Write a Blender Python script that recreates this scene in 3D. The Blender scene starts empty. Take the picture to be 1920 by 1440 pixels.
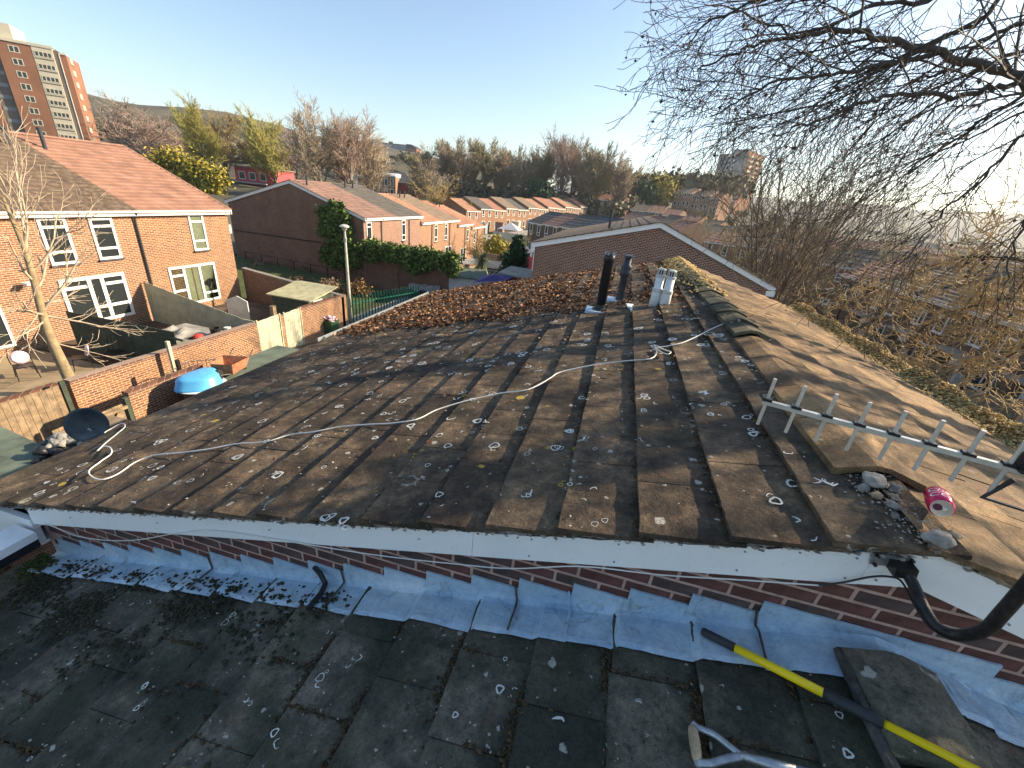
import bpy, math, random
import numpy as np
from mathutils import Matrix, Vector
R_ = math.radians
scene = bpy.context.scene
COL = scene.collection

# ---------------------------------------------------------------- camera
F = 772.0                                   # focal length for a 1920 px wide picture
def _axes():
    z = np.array([780-960., 2400-720., F]); z /= np.linalg.norm(z)
    y = np.array([1180-960., 389-720., F]); y -= z*(y@z); y /= np.linalg.norm(y)
    return np.array([np.cross(y, -z), y, -z])
AX = _axes()
cam_d = bpy.data.cameras.new('camera'); cam = bpy.data.objects.new('camera', cam_d); COL.objects.link(cam)
cam_d.sensor_width = 36; cam_d.lens = 36*F/1920; cam_d.clip_start = 0.05; cam_d.clip_end = 6000
r_, u_, b_ = AX@np.array([1,0,0.]), -(AX@np.array([0,1.,0])), -(AX@np.array([0,0,1.]))
cam.matrix_world = Matrix(((r_[0],u_[0],b_[0],0),(r_[1],u_[1],b_[1],0),(r_[2],u_[2],b_[2],0),(0,0,0,1)))
scene.camera = cam
# ---------------------------------------------------------------- light
SUN_AZ, SUN_EL = 62.0, 25.5                  # degrees clockwise from +Y, above the horizon
world = bpy.data.worlds.new('World'); scene.world = world; world.use_nodes = True
wn = world.node_tree; wn.nodes.clear()
sky = wn.nodes.new('ShaderNodeTexSky'); sky.sky_type = 'NISHITA'; sky.sun_disc = False
sky.sun_elevation = R_(SUN_EL); sky.sun_rotation = R_(SUN_AZ); sky.air_density = 1.0; sky.dust_density = .6; sky.ozone_density = 1.0
bg = wn.nodes.new('ShaderNodeBackground'); bg.inputs[1].default_value = 0.095
wo = wn.nodes.new('ShaderNodeOutputWorld'); wn.links.new(sky.outputs[0], bg.inputs[0]); wn.links.new(bg.outputs[0], wo.inputs[0])
sd = bpy.data.lights.new('sun', 'SUN'); sd.energy = 5.0; sd.angle = R_(0.55); sd.color = (1.0, 0.81, 0.57)
sun = bpy.data.objects.new('sun', sd); COL.objects.link(sun)
sv = Vector((math.sin(R_(SUN_AZ))*math.cos(R_(SUN_EL)), math.cos(R_(SUN_AZ))*math.cos(R_(SUN_EL)), math.sin(R_(SUN_EL))))
sun.rotation_euler = sv.to_track_quat('Z', 'Y').to_euler(); sun.location = (40, 20, 40)
vs = scene.view_settings; vs.view_transform = 'Standard'; vs.look = 'None'; vs.gamma = 1; vs.use_curve_mapping = False
vs.exposure = 1.3

# ---------------------------------------------------------------- ray helpers (a photo point met with a real plane)
def ray(u, v):
    d = AX@np.array([u-960., v-720., F]); return d
def onx(u, v, x): d = ray(u, v); return d*(x/d[0])
def ony(u, v, y): d = ray(u, v); return d*(y/d[1])
def onz(u, v, z): d = ray(u, v); return d*(z/d[2])
SL = 0.276; cS = 1/math.sqrt(1+SL*SL); sS = SL*cS
def zu(x): return -1.392+SL*x if x <= 1.37 else -1.014-SL*(x-1.37)       # upper roof surface
def zl(x): return -1.976+SL*x if x <= 1.37 else -1.598-SL*(x-1.37)         # lower roof surface
def onroof(u, v, c=-1.392, m=SL): d = ray(u, v); return d*(c/(d[2]-m*d[0]))

# ---------------------------------------------------------------- materials
MAT = {}
def rgb(c): return (c[0], c[1], c[2], 1)
class N:
    def __init__(s, name):
        s.m = bpy.data.materials.new(name); s.m.use_nodes = True; s.t = s.m.node_tree; s.t.nodes.clear()
        s.out = s.n('ShaderNodeOutputMaterial'); s.b = s.n('ShaderNodeBsdfPrincipled'); s.l(s.b.outputs[0], s.out.inputs[0])
        MAT[name] = s.m
    def n(s, ty, **k):
        o = s.t.nodes.new(ty)
        for a, b in k.items(): setattr(o, a, b)
        return o
    def l(s, a, b): s.t.links.new(a, b)
    def tc(s, kind='Object'): return s.n('ShaderNodeTexCoord').outputs[kind]
    def noise(s, sc, det=4, rough=.55, vec=None, dist=0):
        o = s.n('ShaderNodeTexNoise'); o.inputs['Scale'].default_value = sc; o.inputs['Detail'].default_value = det
        o.inputs['Roughness'].default_value = rough; o.inputs['Distortion'].default_value = dist
        if vec is not None: s.l(vec, o.inputs['Vector'])
        return o.outputs['Fac']
    def ramp(s, fac, stops):
        o = s.n('ShaderNodeValToRGB'); e = o.color_ramp.elements
        e[0].position = stops[0][0]; e[0].color = rgb(stops[0][1]); e[1].position = stops[-1][0]; e[1].color = rgb(stops[-1][1])
        for p, c in stops[1:-1]: q = e.new(p); q.color = rgb(c)
        s.l(fac, o.inputs[0]); return o.outputs[0]
    def math(s, op, a, b=None, clamp=False):
        o = s.n('ShaderNodeMath', operation=op); o.use_clamp = clamp
        for i, q in enumerate((a, b)):
            if q is None: continue
            if isinstance(q, (int, float)): o.inputs[i].default_value = q
            else: s.l(q, o.inputs[i])
        return o.outputs[0]
    def mix(s, fac, a, b, mode='MIX'):
        o = s.n('ShaderNodeMix', data_type='RGBA', blend_type=mode)
        for i, q in ((0, fac), (6, a), (7, b)):
            if isinstance(q, (int, float)): o.inputs[i].default_value = q
            elif isinstance(q, tuple): o.inputs[i].default_value = rgb(q)
            else: s.l(q, o.inputs[i])
        return o.outputs[2]
    def col(s, c):
        if isinstance(c, tuple): s.b.inputs['Base Color'].default_value = rgb(c)
        else: s.l(c, s.b.inputs['Base Color'])
    def set(s, rough=.8, metal=0, spec=.5):
        s.b.inputs['Roughness'].default_value = rough; s.b.inputs['Metallic'].default_value = metal
        s.b.inputs['Specular IOR Level'].default_value = spec
    def bump(s, h, strength=.5, dist=.01):
        o = s.n('ShaderNodeBump'); o.inputs['Strength'].default_value = strength; o.inputs['Distance'].default_value = dist
        s.l(h, o.inputs['Height']); s.l(o.outputs[0], s.b.inputs['Normal'])
    def rnd(s): return s.n('ShaderNodeObjectInfo').outputs['Random']
    def isl(s): return s.n('ShaderNodeNewGeometry').outputs['Random Per Island']

def simple(name, c, rough=.6, metal=0, var=.25, sc=6, bump=0, spec=.4):
    k = N(name); v = k.tc()
    f = k.noise(sc, 5, .6, v)
    lo = tuple(max(0, x*(1-var)) for x in c); hi = tuple(min(1, x*(1+var)) for x in c)
    k.col(k.ramp(f, [(.3, lo), (.7, hi)])); k.set(rough, metal, spec)
    if bump: k.bump(k.noise(sc*8, 4, .6, v), bump, .01)
    return k.m
def tile_mat(name, base, dark, warm, lichen=1.0, moss=.35, ringdens=5.0):
    k = N(name)
    geo = k.n('ShaderNodeNewGeometry').outputs['Position']; r = k.rnd()
    big = k.noise(1.6, 5, .65, geo); mid = k.noise(9, 6, .7, geo); fine = k.noise(140, 3, .7, geo)
    c = k.ramp(mid, [(.28, dark), (.5, base), (.72, warm)])
    c = k.mix(k.math('MULTIPLY', k.math('SUBTRACT', r, .0), .45), c, k.mix(.5, c, warm))
    c = k.mix(k.math('MULTIPLY', k.math('GREATER_THAN', r, .7), .45), c, dark)
    st = k.ramp(big, [(.42, (0,0,0)), (.58, (1,1,1))])
    c = k.mix(k.math('MULTIPLY', st, .72), c, tuple(x*.55 for x in dark))
    c = k.mix(.55, c, k.ramp(fine, [(.3, (.25,.24,.23)), (.7, (1,1,1))]), 'MULTIPLY')
    gr = k.noise(48, 4, .75, geo); c = k.mix(.5, c, k.ramp(gr, [(.36, (.38,.37,.36)), (.5, (.95,.95,.93)), (.66, (1.25,1.2,1.12))]), 'MULTIPLY')
    gm = k.ramp(k.noise(2.3, 5, .7, geo), [(.52, (0,0,0)), (.66, (1,1,1))]); c = k.mix(k.math('MULTIPLY', gm, moss*.45), c, (.050,.060,.022))
    # pits / moss
    mz = k.ramp(k.noise(22, 5, .75, geo), [(.58, (0,0,0)), (.68, (1,1,1))])
    c = k.mix(k.math('MULTIPLY', mz, moss), c, (.03, .033, .018))
    # rusty orange stains
    ru = k.ramp(k.noise(4.2, 4, .6, geo, .6), [(.66, (0,0,0)), (.72, (1,1,1))])
    c = k.mix(k.math('MULTIPLY', ru, .45), c, (.20, .10, .06))
    # lichen rings and discs
    w = k.n('ShaderNodeVectorMath', operation='ADD'); k.l(geo, w.inputs[0])
    wn_ = k.n('ShaderNodeTexNoise'); wn_.inputs['Scale'].default_value = 25; k.l(geo, wn_.inputs['Vector'])
    sc_ = k.n('ShaderNodeVectorMath', operation='SCALE'); sc_.inputs['Scale'].default_value = .05; k.l(wn_.outputs['Color'], sc_.inputs[0]); k.l(sc_.outputs[0], w.inputs[1])
    for scale, thr, kind in ((ringdens, .80, 'ring'), (ringdens*2.2, .80, 'disc'), (ringdens*5, .88, 'disc'), (ringdens*1.3, .95, 'yel')):
        vo = k.n('ShaderNodeTexVoronoi'); vo.inputs['Scale'].default_value = scale; k.l(w.outputs[0], vo.inputs['Vector'])
        sep = k.n('ShaderNodeSeparateColor'); k.l(vo.outputs['Color'], sep.inputs[0])
        size = k.math('MULTIPLY', sep.outputs[1], .15); size = k.math('ADD', size, .09)
        on = k.math('GREATER_THAN', sep.outputs[0], thr)
        d = vo.outputs['Distance']
        if kind == 'ring':
            e = k.math('SUBTRACT', 1, k.math('MULTIPLY', k.math('ABSOLUTE', k.math('SUBTRACT', d, size)), 32), True)
            e = k.math('MULTIPLY', e, k.ramp(k.noise(9, 3, .6, geo), [(.42, (0,0,0)), (.52, (1,1,1))]))
        else:
            e = k.math('MULTIPLY', k.math('SUBTRACT', size, d), 22, True)
        e = k.math('MULTIPLY', k.math('MULTIPLY', e, on), lichen*.85, True)
        if kind != 'yel': e = k.math('MULTIPLY', e, k.ramp(fine, [(.3, (.4,.4,.4)), (.55, (1,1,1))]))
        c = k.mix(e, c, (.46, .33, .06) if kind == 'yel' else (.50, .49, .42))
    k.col(c); k.set(.88, 0, .25)
    h = k.math('ADD', k.math('MULTIPLY', fine, .5), k.math('ADD', k.math('MULTIPLY', mid, 1.0), k.math('MULTIPLY', gr, .9)))
    k.bump(h, .8, .012)
    return k.m
def brick_mat(name, c1, c2, mortar, var=.3, ms=.012, bs=(.225, .075), offset=0.0):
    k = N(name)
    sep = k.n('ShaderNodeSeparateXYZ'); k.l(k.tc(), sep.inputs[0])
    u = k.math('ADD', sep.outputs[0], sep.outputs[1]); cb = k.n('ShaderNodeCombineXYZ'); k.l(u, cb.inputs[0]); k.l(sep.outputs[2], cb.inputs[1])
    br = k.n('ShaderNodeTexBrick'); k.l(cb.outputs[0], br.inputs['Vector'])
    br.inputs['Scale'].default_value = 1; br.inputs['Brick Width'].default_value = bs[0]; br.inputs['Row Height'].default_value = bs[1]
    br.inputs['Mortar Size'].default_value = ms; br.inputs['Mortar Smooth'].default_value = .3; br.inputs['Bias'].default_value = 0
    br.inputs['Color1'].default_value = rgb(c1); br.inputs['Color2'].default_value = rgb(c2); br.inputs['Mortar'].default_value = rgb(mortar)
    n = k.noise(.9, 5, .65, k.tc()); n2 = k.noise(14, 4, .6, k.tc())
    c = k.mix(.6, br.outputs['Color'], k.ramp(n2, [(.3, (.6,.6,.6)), (.7, (1.15,1.15,1.15))]), 'MULTIPLY')
    c = k.mix(k.math('MULTIPLY', k.ramp(n, [(.4, (0,0,0)), (.7, (1,1,1))]), var), c, tuple(x*.55 for x in c1))
    k.col(c); k.set(.9, 0, .2)
    k.bump(k.math('SUBTRACT', k.math('MULTIPLY', n2, .3), br.outputs['Fac']), .6, .012)
    return k.m
def leafm(name, cols, rough=.7, trans=.0):
    k = N(name); n = len(cols)
    k.col(k.ramp(k.isl(), [(i/(n-1), c) for i, c in enumerate(cols)])); k.set(rough, 0, .3)
    return k.m

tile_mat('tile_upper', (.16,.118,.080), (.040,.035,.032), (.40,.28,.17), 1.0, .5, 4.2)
tile_mat('tile_sunlit', (.38,.255,.135), (.17,.115,.07), (.52,.32,.16), .5, .4, 4.2)  # upper roof's tile again, sunlight put into a brighter, warmer colour
tile_mat('tile_lower', (.17,.155,.12), (.045,.056,.042), (.33,.285,.215), 1.0, .9, 4.6)
tile_mat('ridge_mossy', (.15,.14,.09), (.07,.075,.055), (.28,.23,.15), .9, .6, 7)
brick_mat('brick_orange', (.32,.135,.062), (.16,.064,.034), (.46,.36,.26), .25, .015)
brick_mat('brick_garden', (.33,.145,.065), (.16,.068,.038), (.50,.40,.28), .3)
brick_mat('brick_red', (.25,.100,.058), (.12,.052,.036), (.58,.47,.38), .25)
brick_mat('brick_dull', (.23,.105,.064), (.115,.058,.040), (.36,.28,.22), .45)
brick_mat('brick_brown', (.20,.13,.09), (.14,.09,.065), (.18,.14,.11), .4)
brick_mat('brick_far', (.30,.13,.065), (.24,.105,.055), (.40,.27,.18), .3, .01, (.6,.2))
simple('brick_single', (.105,.044,.036), .9, 0, .5, 9, .6)
simple('brick_single_b', (.075,.05,.045), .9, 0, .5, 9, .6)
simple('mortar_pink', (.46,.31,.25), .95, 0, .25, 15, .5)
def flash_mat():
    k = N('lead'); g = k.tc()
    a = k.noise(3, 6, .7, g, .4); b = k.noise(30, 5, .7, g); c_ = k.noise(7, 5, .8, g, 1.2)
    c = k.ramp(a, [(.3, (.36,.53,.70)), (.55, (.54,.69,.80)), (.75, (.80,.84,.86))])  # the blues are sky reflection put into the lead's colour
    c = k.mix(k.math('MULTIPLY', k.ramp(c_, [(.55,(0,0,0)), (.70,(1,1,1))]), .6), c, (.10,.11,.09))
    c = k.mix(.35, c, k.ramp(b, [(.3,(.3,.3,.3)), (.7,(1,1,1))]), 'MULTIPLY')
    k.col(c); k.set(.5, .3, .5); k.bump(k.math('ADD', k.math('MULTIPLY', a, 2), b), .5, .012)
flash_mat()
def board_mat():
    k = N('white_board'); g = k.tc()
    n = k.noise(2.2, 6, .7, g, .3); n2 = k.noise(40, 4, .6, g)
    c = k.ramp(n, [(.25,(.80,.82,.81)), (.6,(.90,.91,.90))])
    c = k.mix(k.math('MULTIPLY', k.ramp(n2, [(.62,(0,0,0)), (.72,(1,1,1))]), .35), c, (.5,.5,.44))
    k.col(c); k.set(.42, 0, .4); k.bump(n, .15, .01)
board_mat()
simple('white_frame', (.74,.73,.69), .45, 0, .06, 4); simple('white_far', (.72,.70,.64), .6, 0, .08, 1)
simple('mortar_grey', (.23,.21,.185), .95, 0, .5, 14, 1.0); simple('mortar_dark', (.09,.082,.075), .95, 0, .6, 16, 1.0)
simple('mortar_warm', (.36,.29,.20), .95, 0, .4, 20, .9)
simple('stone', (.34,.32,.28), .9, 0, .35, 30, .7); simple('black_plastic', (.018,.019,.021), .4, 0, .3, 8); simple('black_metal', (.03,.028,.028), .38, .5, .6, 40, .2)
simple('dark_pipe', (.035,.042,.05), .45, 0, .3, 10); simple('flue_white', (.72,.74,.74), .45, 0, .08, 9); simple('flue_grey', (.55,.55,.52), .6, 0, .2, 9)
simple('aluminium', (.62,.62,.58), .42, .55, .15, 25); simple('steel', (.40,.43,.45), .38, .8, .25, 30, .2); simple('wood_grip', (.42,.32,.20), .7, 0, .35, 30, .3)
simple('yellow', (.90,.66,.01), .38, 0, .05, 5); simple('rubber', (.03,.032,.036), .65, 0, .3, 20)
simple('cable_white', (.72,.71,.66), .5, 0, .1, 9); simple('cable_black', (.02,.02,.02), .5, 0, .1, 9)
simple('can_red', (.62,.02,.10), .25, .35, .08, 20); simple('can_metal', (.75,.75,.76), .28, .9, .08, 20); simple('print_white', (.88,.87,.86), .4, 0, .04, 9); simple('print_dark', (.10,.02,.05), .4, 0, .1, 9)
simple('concrete', (.30,.28,.24), .9, 0, .3, 3, .4); simple('asphalt', (.075,.072,.068), .95, 0, .35, 2, .4); simple('flat_felt', (.12,.15,.11), .85, 0, .35, 2, .4)
simple('pale_felt', (.42,.40,.24), .9, 0, .25, 3, .3); simple('patio', (.28,.22,.14), .9, 0, .3, 1.2, .3)
simple('soil', (.085,.06,.042), .95, 0, .4, 2, .6); simple('grass_flat', (.055,.075,.02), .95, 0, .5, 3, .8); simple('grass_bright', (.07,.13,.02), .95, 0, .3, 4, .8)
simple('ground_far', (.085,.078,.05), .95, 0, .5, .05, 0); simple('hill_far', (.065,.052,.038), .95, 0, .4, .02, 0)
simple('fence_olive', (.42,.41,.29), .85, 0, .2, 3, .3); simple('fence_dark', (.055,.07,.05), .85, 0, .35, 3, .3); simple('fence_brown', (.24,.175,.11), .85, 0, .45, 5, .5)
simple('gate_paint', (.46,.45,.32), .7, 0, .3, 5, .3); simple('green_paint', (.012,.13,.09), .45, 0, .2, 5); simple('bin_green', (.03,.085,.03), .5, 0, .2, 4); simple('bag_pink', (.70,.50,.56), .45, 0, .25, 12)
simple('blue_plastic', (.10,.40,.74), .35, 0, .12, 3); simple('dish_navy', (.022,.04,.06), .4, 0, .25, 6); simple('grey_metal', (.30,.32,.32), .5, .4, .25, 10)
simple('rust', (.34,.14,.075), .85, 0, .4, 9, .5); simple('red_paint', (.55,.05,.03), .5, 0, .15, 5); simple('lamp_post', (.36,.36,.30), .65, .1, .25, 4); simple('tarp_grey', (.27,.26,.23), .8, 0, .35, 2, .5)
simple('tarp_white', (.55,.56,.55), .6, 0, .15, 3, .3); simple('sofa_dark', (.09,.085,.08), .8, 0, .4, 4); simple('purple_tarp', (.035,.02,.13), .6, 0, .4, 5); simple('maroon', (.16,.035,.04), .8, 0, .25, 1)
simple('pink_red', (.45,.07,.08), .7, 0, .25, 1); simple('cream', (.66,.60,.45), .8, 0, .12, .3); simple('grey_block', (.22,.23,.24), .8, 0, .25, .3); simple('slate_dark', (.06,.065,.075), .8, 0, .3, .6)
simple('tower_brick', (.25,.12,.07), .9, 0, .2, .15); simple('tower_brick_dark', (.14,.12,.10), .9, 0, .25, .2); simple('tower_panel', (.50,.46,.36), .8, 0, .1, .3)
for nm, c in (('roof_mauve', (.205,.125,.098)), ('roof_charcoal', (.088,.080,.070)), ('roof_orange', (.32,.17,.105)), ('roof_brown', (.19,.14,.095)), ('roof_terracotta', (.29,.14,.09)), ('roof_old', (.125,.088,.060)), ('roof_dustpink', (.27,.145,.10))):
    simple(nm, c, .85, 0, .6 if nm == 'roof_old' else .3, 5.0 if nm == 'roof_old' else 1.6, .6)
def bark(name, c, s=3):
    simple(name, c, .9, 0, .35, s, .5)
bark('bark_dark', (.075,.062,.050)); bark('bark_pale', (.27,.21,.12), 5); bark('bark_brown', (.15,.115,.08)); bark('bark_grey', (.20,.17,.14)); bark('twig_gold', (.30,.23,.10)); bark('twig_olive', (.36,.33,.09)); bark('twig_pink', (.34,.25,.20)); bark('twig_green', (.27,.24,.13)); bark('twig_brown', (.33,.26,.18)); bark('twig_sandy', (.44,.36,.26)); bark('twig_sunny', (.42,.31,.16))
leafm('ivy', [(.03,.06,.012), (.08,.13,.025), (.17,.23,.05), (.05,.09,.02)]); leafm('conifer', [(.008,.028,.010), (.02,.055,.018), (.035,.075,.02)]); leafm('yellow_bush', [(.16,.15,.02), (.30,.25,.03), (.40,.32,.05)])
leafm('palm_leaf', [(.04,.075,.03), (.10,.13,.05), (.20,.20,.08)], .5); leafm('dead_leaf', [(.06,.028,.014), (.17,.075,.032), (.30,.15,.07), (.48,.31,.18), (.12,.05,.024), (.24,.11,.05)], .75); leafm('shrub_dry', [(.17,.12,.07), (.28,.18,.12), (.12,.10,.05)]); leafm('shrub_red', [(.20,.12,.05), (.30,.17,.06), (.14,.11,.04)])
leafm('moss_gold', [(.36,.25,.08), (.58,.42,.16), (.66,.50,.26), (.20,.13,.05), (.46,.30,.11)], .95); leafm('moss_dark', [(.022,.022,.014), (.045,.04,.022), (.03,.034,.014)], .95); leafm('grit', [(.30,.28,.24), (.42,.39,.34), (.18,.15,.12)], .9); leafm('hedge_dark', [(.03,.05,.015), (.07,.09,.03)]); leafm('far_wood', [(.085,.08,.045), (.16,.135,.075), (.12,.105,.07)])
leafm('moss_litter', [(.03,.022,.012), (.075,.045,.022), (.045,.04,.012), (.12,.075,.045), (.02,.02,.012)], .95); leafm('moss_green', [(.03,.045,.012), (.07,.09,.02), (.045,.05,.02)], .95)
def glass():
    k = N('glass'); k.set(.06, 0, .6); k.col((.025,.03,.032))
    k2 = N('glass_clear'); k2.t.nodes.remove(k2.b); t = k2.n('ShaderNodeBsdfTransparent'); t.inputs[0].default_value = (.8,.85,.85,1)
    g = k2.n('ShaderNodeBsdfGlossy'); g.inputs['Roughness'].default_value = .03; m = k2.n('ShaderNodeMixShader'); fr = k2.n('ShaderNodeFresnel'); fr.inputs[0].default_value = 1.5
    k2.l(fr.outputs[0], m.inputs[0]); k2.l(t.outputs[0], m.inputs[1]); k2.l(g.outputs[0], m.inputs[2]); k2.l(m.outputs[0], k2.out.inputs[0])
glass()
simple('curtain', (.50,.46,.30), .9, 0, .12, 3); simple('room_dark', (.03,.028,.026), .9, 0, .2, 3)
simple('car_white', (.7,.7,.68), .3, 0, .02, 3); simple('car_grey', (.22,.23,.25), .3, .3, .02, 3); simple('car_dark', (.03,.04,.07), .3, .2, .02, 3); simple('tyre', (.02,.02,.02), .8, 0, .1, 5)

# ---------------------------------------------------------------- mesh building
class MB:
    def __init__(s): s.v = []; s.f = []
    def add(s, vs, fs):
        o = len(s.v); s.v += [tuple(map(float, p)) for p in vs]; s.f += [tuple(i+o for i in f) for f in fs]; return s
    def box(s, a, b):
        x0, y0, z0 = a; x1, y1, z1 = b
        return s.add([(x0,y0,z0),(x1,y0,z0),(x1,y1,z0),(x0,y1,z0),(x0,y0,z1),(x1,y0,z1),(x1,y1,z1),(x0,y1,z1)],
                     [(0,3,2,1),(4,5,6,7),(0,1,5,4),(1,2,6,5),(2,3,7,6),(3,0,4,7)])
    def obox(s, c, ax, ay, az):                 # oriented box: centre and three half-axis vectors
        c, ax, ay, az = map(np.array, (c, ax, ay, az)); vs = []
        for k in (-1, 1):
            for i, j in ((-1,-1),(1,-1),(1,1),(-1,1)): vs.append(c+ax*i+ay*j+az*k)
        return s.add(vs, [(0,3,2,1),(4,5,6,7),(0,1,5,4),(1,2,6,5),(2,3,7,6),(3,0,4,7)])
    def prism(s, poly, vec):                    # polygon pushed along a vector
        n = len(poly); vec = np.array(vec, float); P = [np.array(p, float) for p in poly]
        return s.add(P+[p+vec for p in P], [tuple(range(n-1,-1,-1)), tuple(range(n, 2*n))]+[(i, (i+1)%n, n+(i+1)%n, n+i) for i in range(n)])
    def tube(s, path, r, n=8, cap=True):
        P = [np.array(p, float) for p in path]; m = len(P); rr = r if hasattr(r, '__len__') else [r]*m
        vs = []; ref = None
        for i in range(m):
            t = P[min(i+1, m-1)]-P[max(i-1, 0)]; t = t/(np.linalg.norm(t)+1e-12)
            if ref is None: ref = np.array([0,0,1.]) if abs(t[2]) < .9 else np.array([1.,0,0])
            a = np.cross(t, ref); a /= np.linalg.norm(a)+1e-12; b = np.cross(t, a); ref = -b if False else np.cross(a, t)
            for k in range(n): w = 2*math.pi*k/n; vs.append(P[i]+rr[i]*(math.cos(w)*a+math.sin(w)*b))
        fs = [(i*n+k, i*n+(k+1)%n, (i+1)*n+(k+1)%n, (i+1)*n+k) for i in range(m-1) for k in range(n)]
        if cap: fs += [tuple(range(n-1,-1,-1)), tuple(range((m-1)*n, m*n))]
        return s.add(vs, fs)
    def lathe(s, prof, n=20, c=(0,0,0), M=None):
        vs = []
        for r, z in prof:
            for k in range(n):
                w = 2*math.pi*k/n; p = Vector((r*math.cos(w), r*math.sin(w), z))
                if M is not None: p = M@p
                vs.append((p[0]+c[0], p[1]+c[1], p[2]+c[2]))
        m = len(prof)
        return s.add(vs, [(i*n+k, i*n+(k+1)%n, (i+1)*n+(k+1)%n, (i+1)*n+k) for i in range(m-1) for k in range(n)]+[tuple(range(n-1,-1,-1)), tuple(range((m-1)*n, m*n))])
    def mesh(s, name, mat, smooth=False):
        me = bpy.data.meshes.new(name); me.from_pydata(s.v, [], s.f); me.materials.append(MAT[mat] if isinstance(mat, str) else mat)
        if smooth: me.polygons.foreach_set('use_smooth', [True]*len(me.polygons))
        me.update(); return me
def fast(name, V, Q, mat, k=4):
    V = np.asarray(V, np.float32).reshape(-1, 3); Q = np.asarray(Q, np.int32).reshape(-1, k)
    me = bpy.data.meshes.new(name); me.vertices.add(len(V)); me.vertices.foreach_set('co', V.ravel())
    me.loops.add(Q.size); me.loops.foreach_set('vertex_index', Q.ravel()); me.polygons.add(len(Q))
    me.polygons.foreach_set('loop_start', np.arange(0, Q.size, k, dtype=np.int32)); me.polygons.foreach_set('loop_total', np.full(len(Q), k, np.int32))
    me.materials.append(MAT[mat]); me.update(calc_edges=True); me.validate(); return me
def link(name, me, parent=None, M=None, kind=None, label=None):
    o = bpy.data.objects.new(name, me); COL.objects.link(o)
    if parent is not None: o.parent = parent
    if M is not None: o.matrix_local = M
    if kind: o['kind'] = kind
    if label: o['label'] = label
    return o
def part(mb, name, mat, parent, kind=None, smooth=False, label=None): return link(name, mb.mesh(name, mat, smooth), parent, None, kind, label)
def tag(o, label, cat, group=None):
    o['label'] = label; o['category'] = cat
    if group: o['group'] = group
    return o
def thing(name, label, cat, loc=(0,0,0), rz=0, group=None):
    o = bpy.data.objects.new(name, None); COL.objects.link(o); o.location = loc; o.rotation_euler = (0, 0, rz); o.empty_display_size = .2
    return tag(o, label, cat, group)
def solo(mb, name, mat, label, cat, group=None, smooth=False): return tag(link(name, mb.mesh(name, mat, smooth)), label, cat, group)
def struct(name, me): o = link(name, me); o['kind'] = 'structure'; return o
def dup(root, loc=None, rz=None, label=None, sc=None):
    r = root.copy(); COL.objects.link(r)
    if loc is not None: r.location = loc
    if rz is not None: r.rotation_euler = (0, 0, rz)
    if sc is not None: r.scale = (sc, sc, sc) if not hasattr(sc, '__len__') else sc
    if label: r['label'] = label
    for ch in list(root.children):
        c = ch.copy(); COL.objects.link(c); c.parent = r
        for g in list(ch.children): d = g.copy(); COL.objects.link(d); d.parent = c
    return r

# vectorised scatter of little bodies --------------------------------------------------------
def leaves(name, mat, P, Nrm, size, rng, tilt=.5, aspect=.55, curl=0.0):
    """many leaf-sized quads (two-triangle diamonds) at points P lying roughly square to the normals"""
    n = len(P); P = np.asarray(P, float); nn = np.asarray(Nrm, float)+rng.normal(0, tilt, (n, 3)); nn /= np.linalg.norm(nn, axis=1)[:, None]
    t = rng.normal(0, 1, (n, 3)); t -= nn*(t*nn).sum(1)[:, None]; t /= np.linalg.norm(t, axis=1)[:, None]; b = np.cross(nn, t)
    s = (size*rng.uniform(.55, 1.35, n))[:, None]
    V = np.stack([P-t*s, P+b*s*aspect+nn*s*curl, P+t*s, P-b*s*aspect+nn*s*curl], 1)
    Q = np.arange(4*n).reshape(n, 4)
    return fast(name, V, Q, mat)
def blobs(name, mat, P, size, rng, flat=.6, up=None):
    """irregular little lumps: jittered octahedra"""
    n = len(P); P = np.asarray(P, float)
    base = np.array([[1,0,0],[0,1,0],[-1,0,0],[0,-1,0],[0,0,1],[0,0,-1]], float)
    V = base[None]*rng.uniform(.55, 1.3, (n, 6, 1)); a = rng.uniform(0, 6.28, n); c, s = np.cos(a), np.sin(a)
    X = V[..., 0]*c[:, None]-V[..., 1]*s[:, None]; Y = V[..., 0]*s[:, None]+V[..., 1]*c[:, None]
    V = np.stack([X*rng.uniform(.7, 1.5, (n, 1)), Y, V[..., 2]*flat], 2)*(size*rng.uniform(.4, 1.4, n))[:, None, None]
    V = V+P[:, None]
    T = np.array([[0,1,4],[1,2,4],[2,3,4],[3,0,4],[1,0,5],[2,1,5],[3,2,5],[0,3,5]])
    Q = (T[None]+(np.arange(n)*6)[:, None, None])
    return fast(name, V, Q, mat, 3)
def tubes(name, mat, S, sides=3):
    """segments (p0, p1, r0, r1) as little prisms"""
    S = np.asarray(S, float)
    if len(S) == 0: return None
    p0, p1, r0, r1 = S[:, :3], S[:, 3:6], S[:, 6], S[:, 7]; t = p1-p0; t /= np.linalg.norm(t, axis=1)[:, None]+1e-9
    ref = np.where(np.abs(t[:, 2:3]) < .9, np.array([[0,0,1.]]), np.array([[1.,0,0]])); a = np.cross(t, ref); a /= np.linalg.norm(a, axis=1)[:, None]; b = np.cross(t, a)
    w = 2*np.pi*np.arange(sides)/sides; d = np.cos(w)[None, :, None]*a[:, None]+np.sin(w)[None, :, None]*b[:, None]
    V = np.concatenate([p0[:, None]+d*r0[:, None, None], p1[:, None]+d*r1[:, None, None]], 1)
    k = np.arange(sides); q = np.stack([k, (k+1)%sides, (k+1)%sides+sides, k+sides], 1); Q = q[None]+(np.arange(len(S))*2*sides)[:, None, None]
    return fast(name, V, Q, mat)
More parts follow.
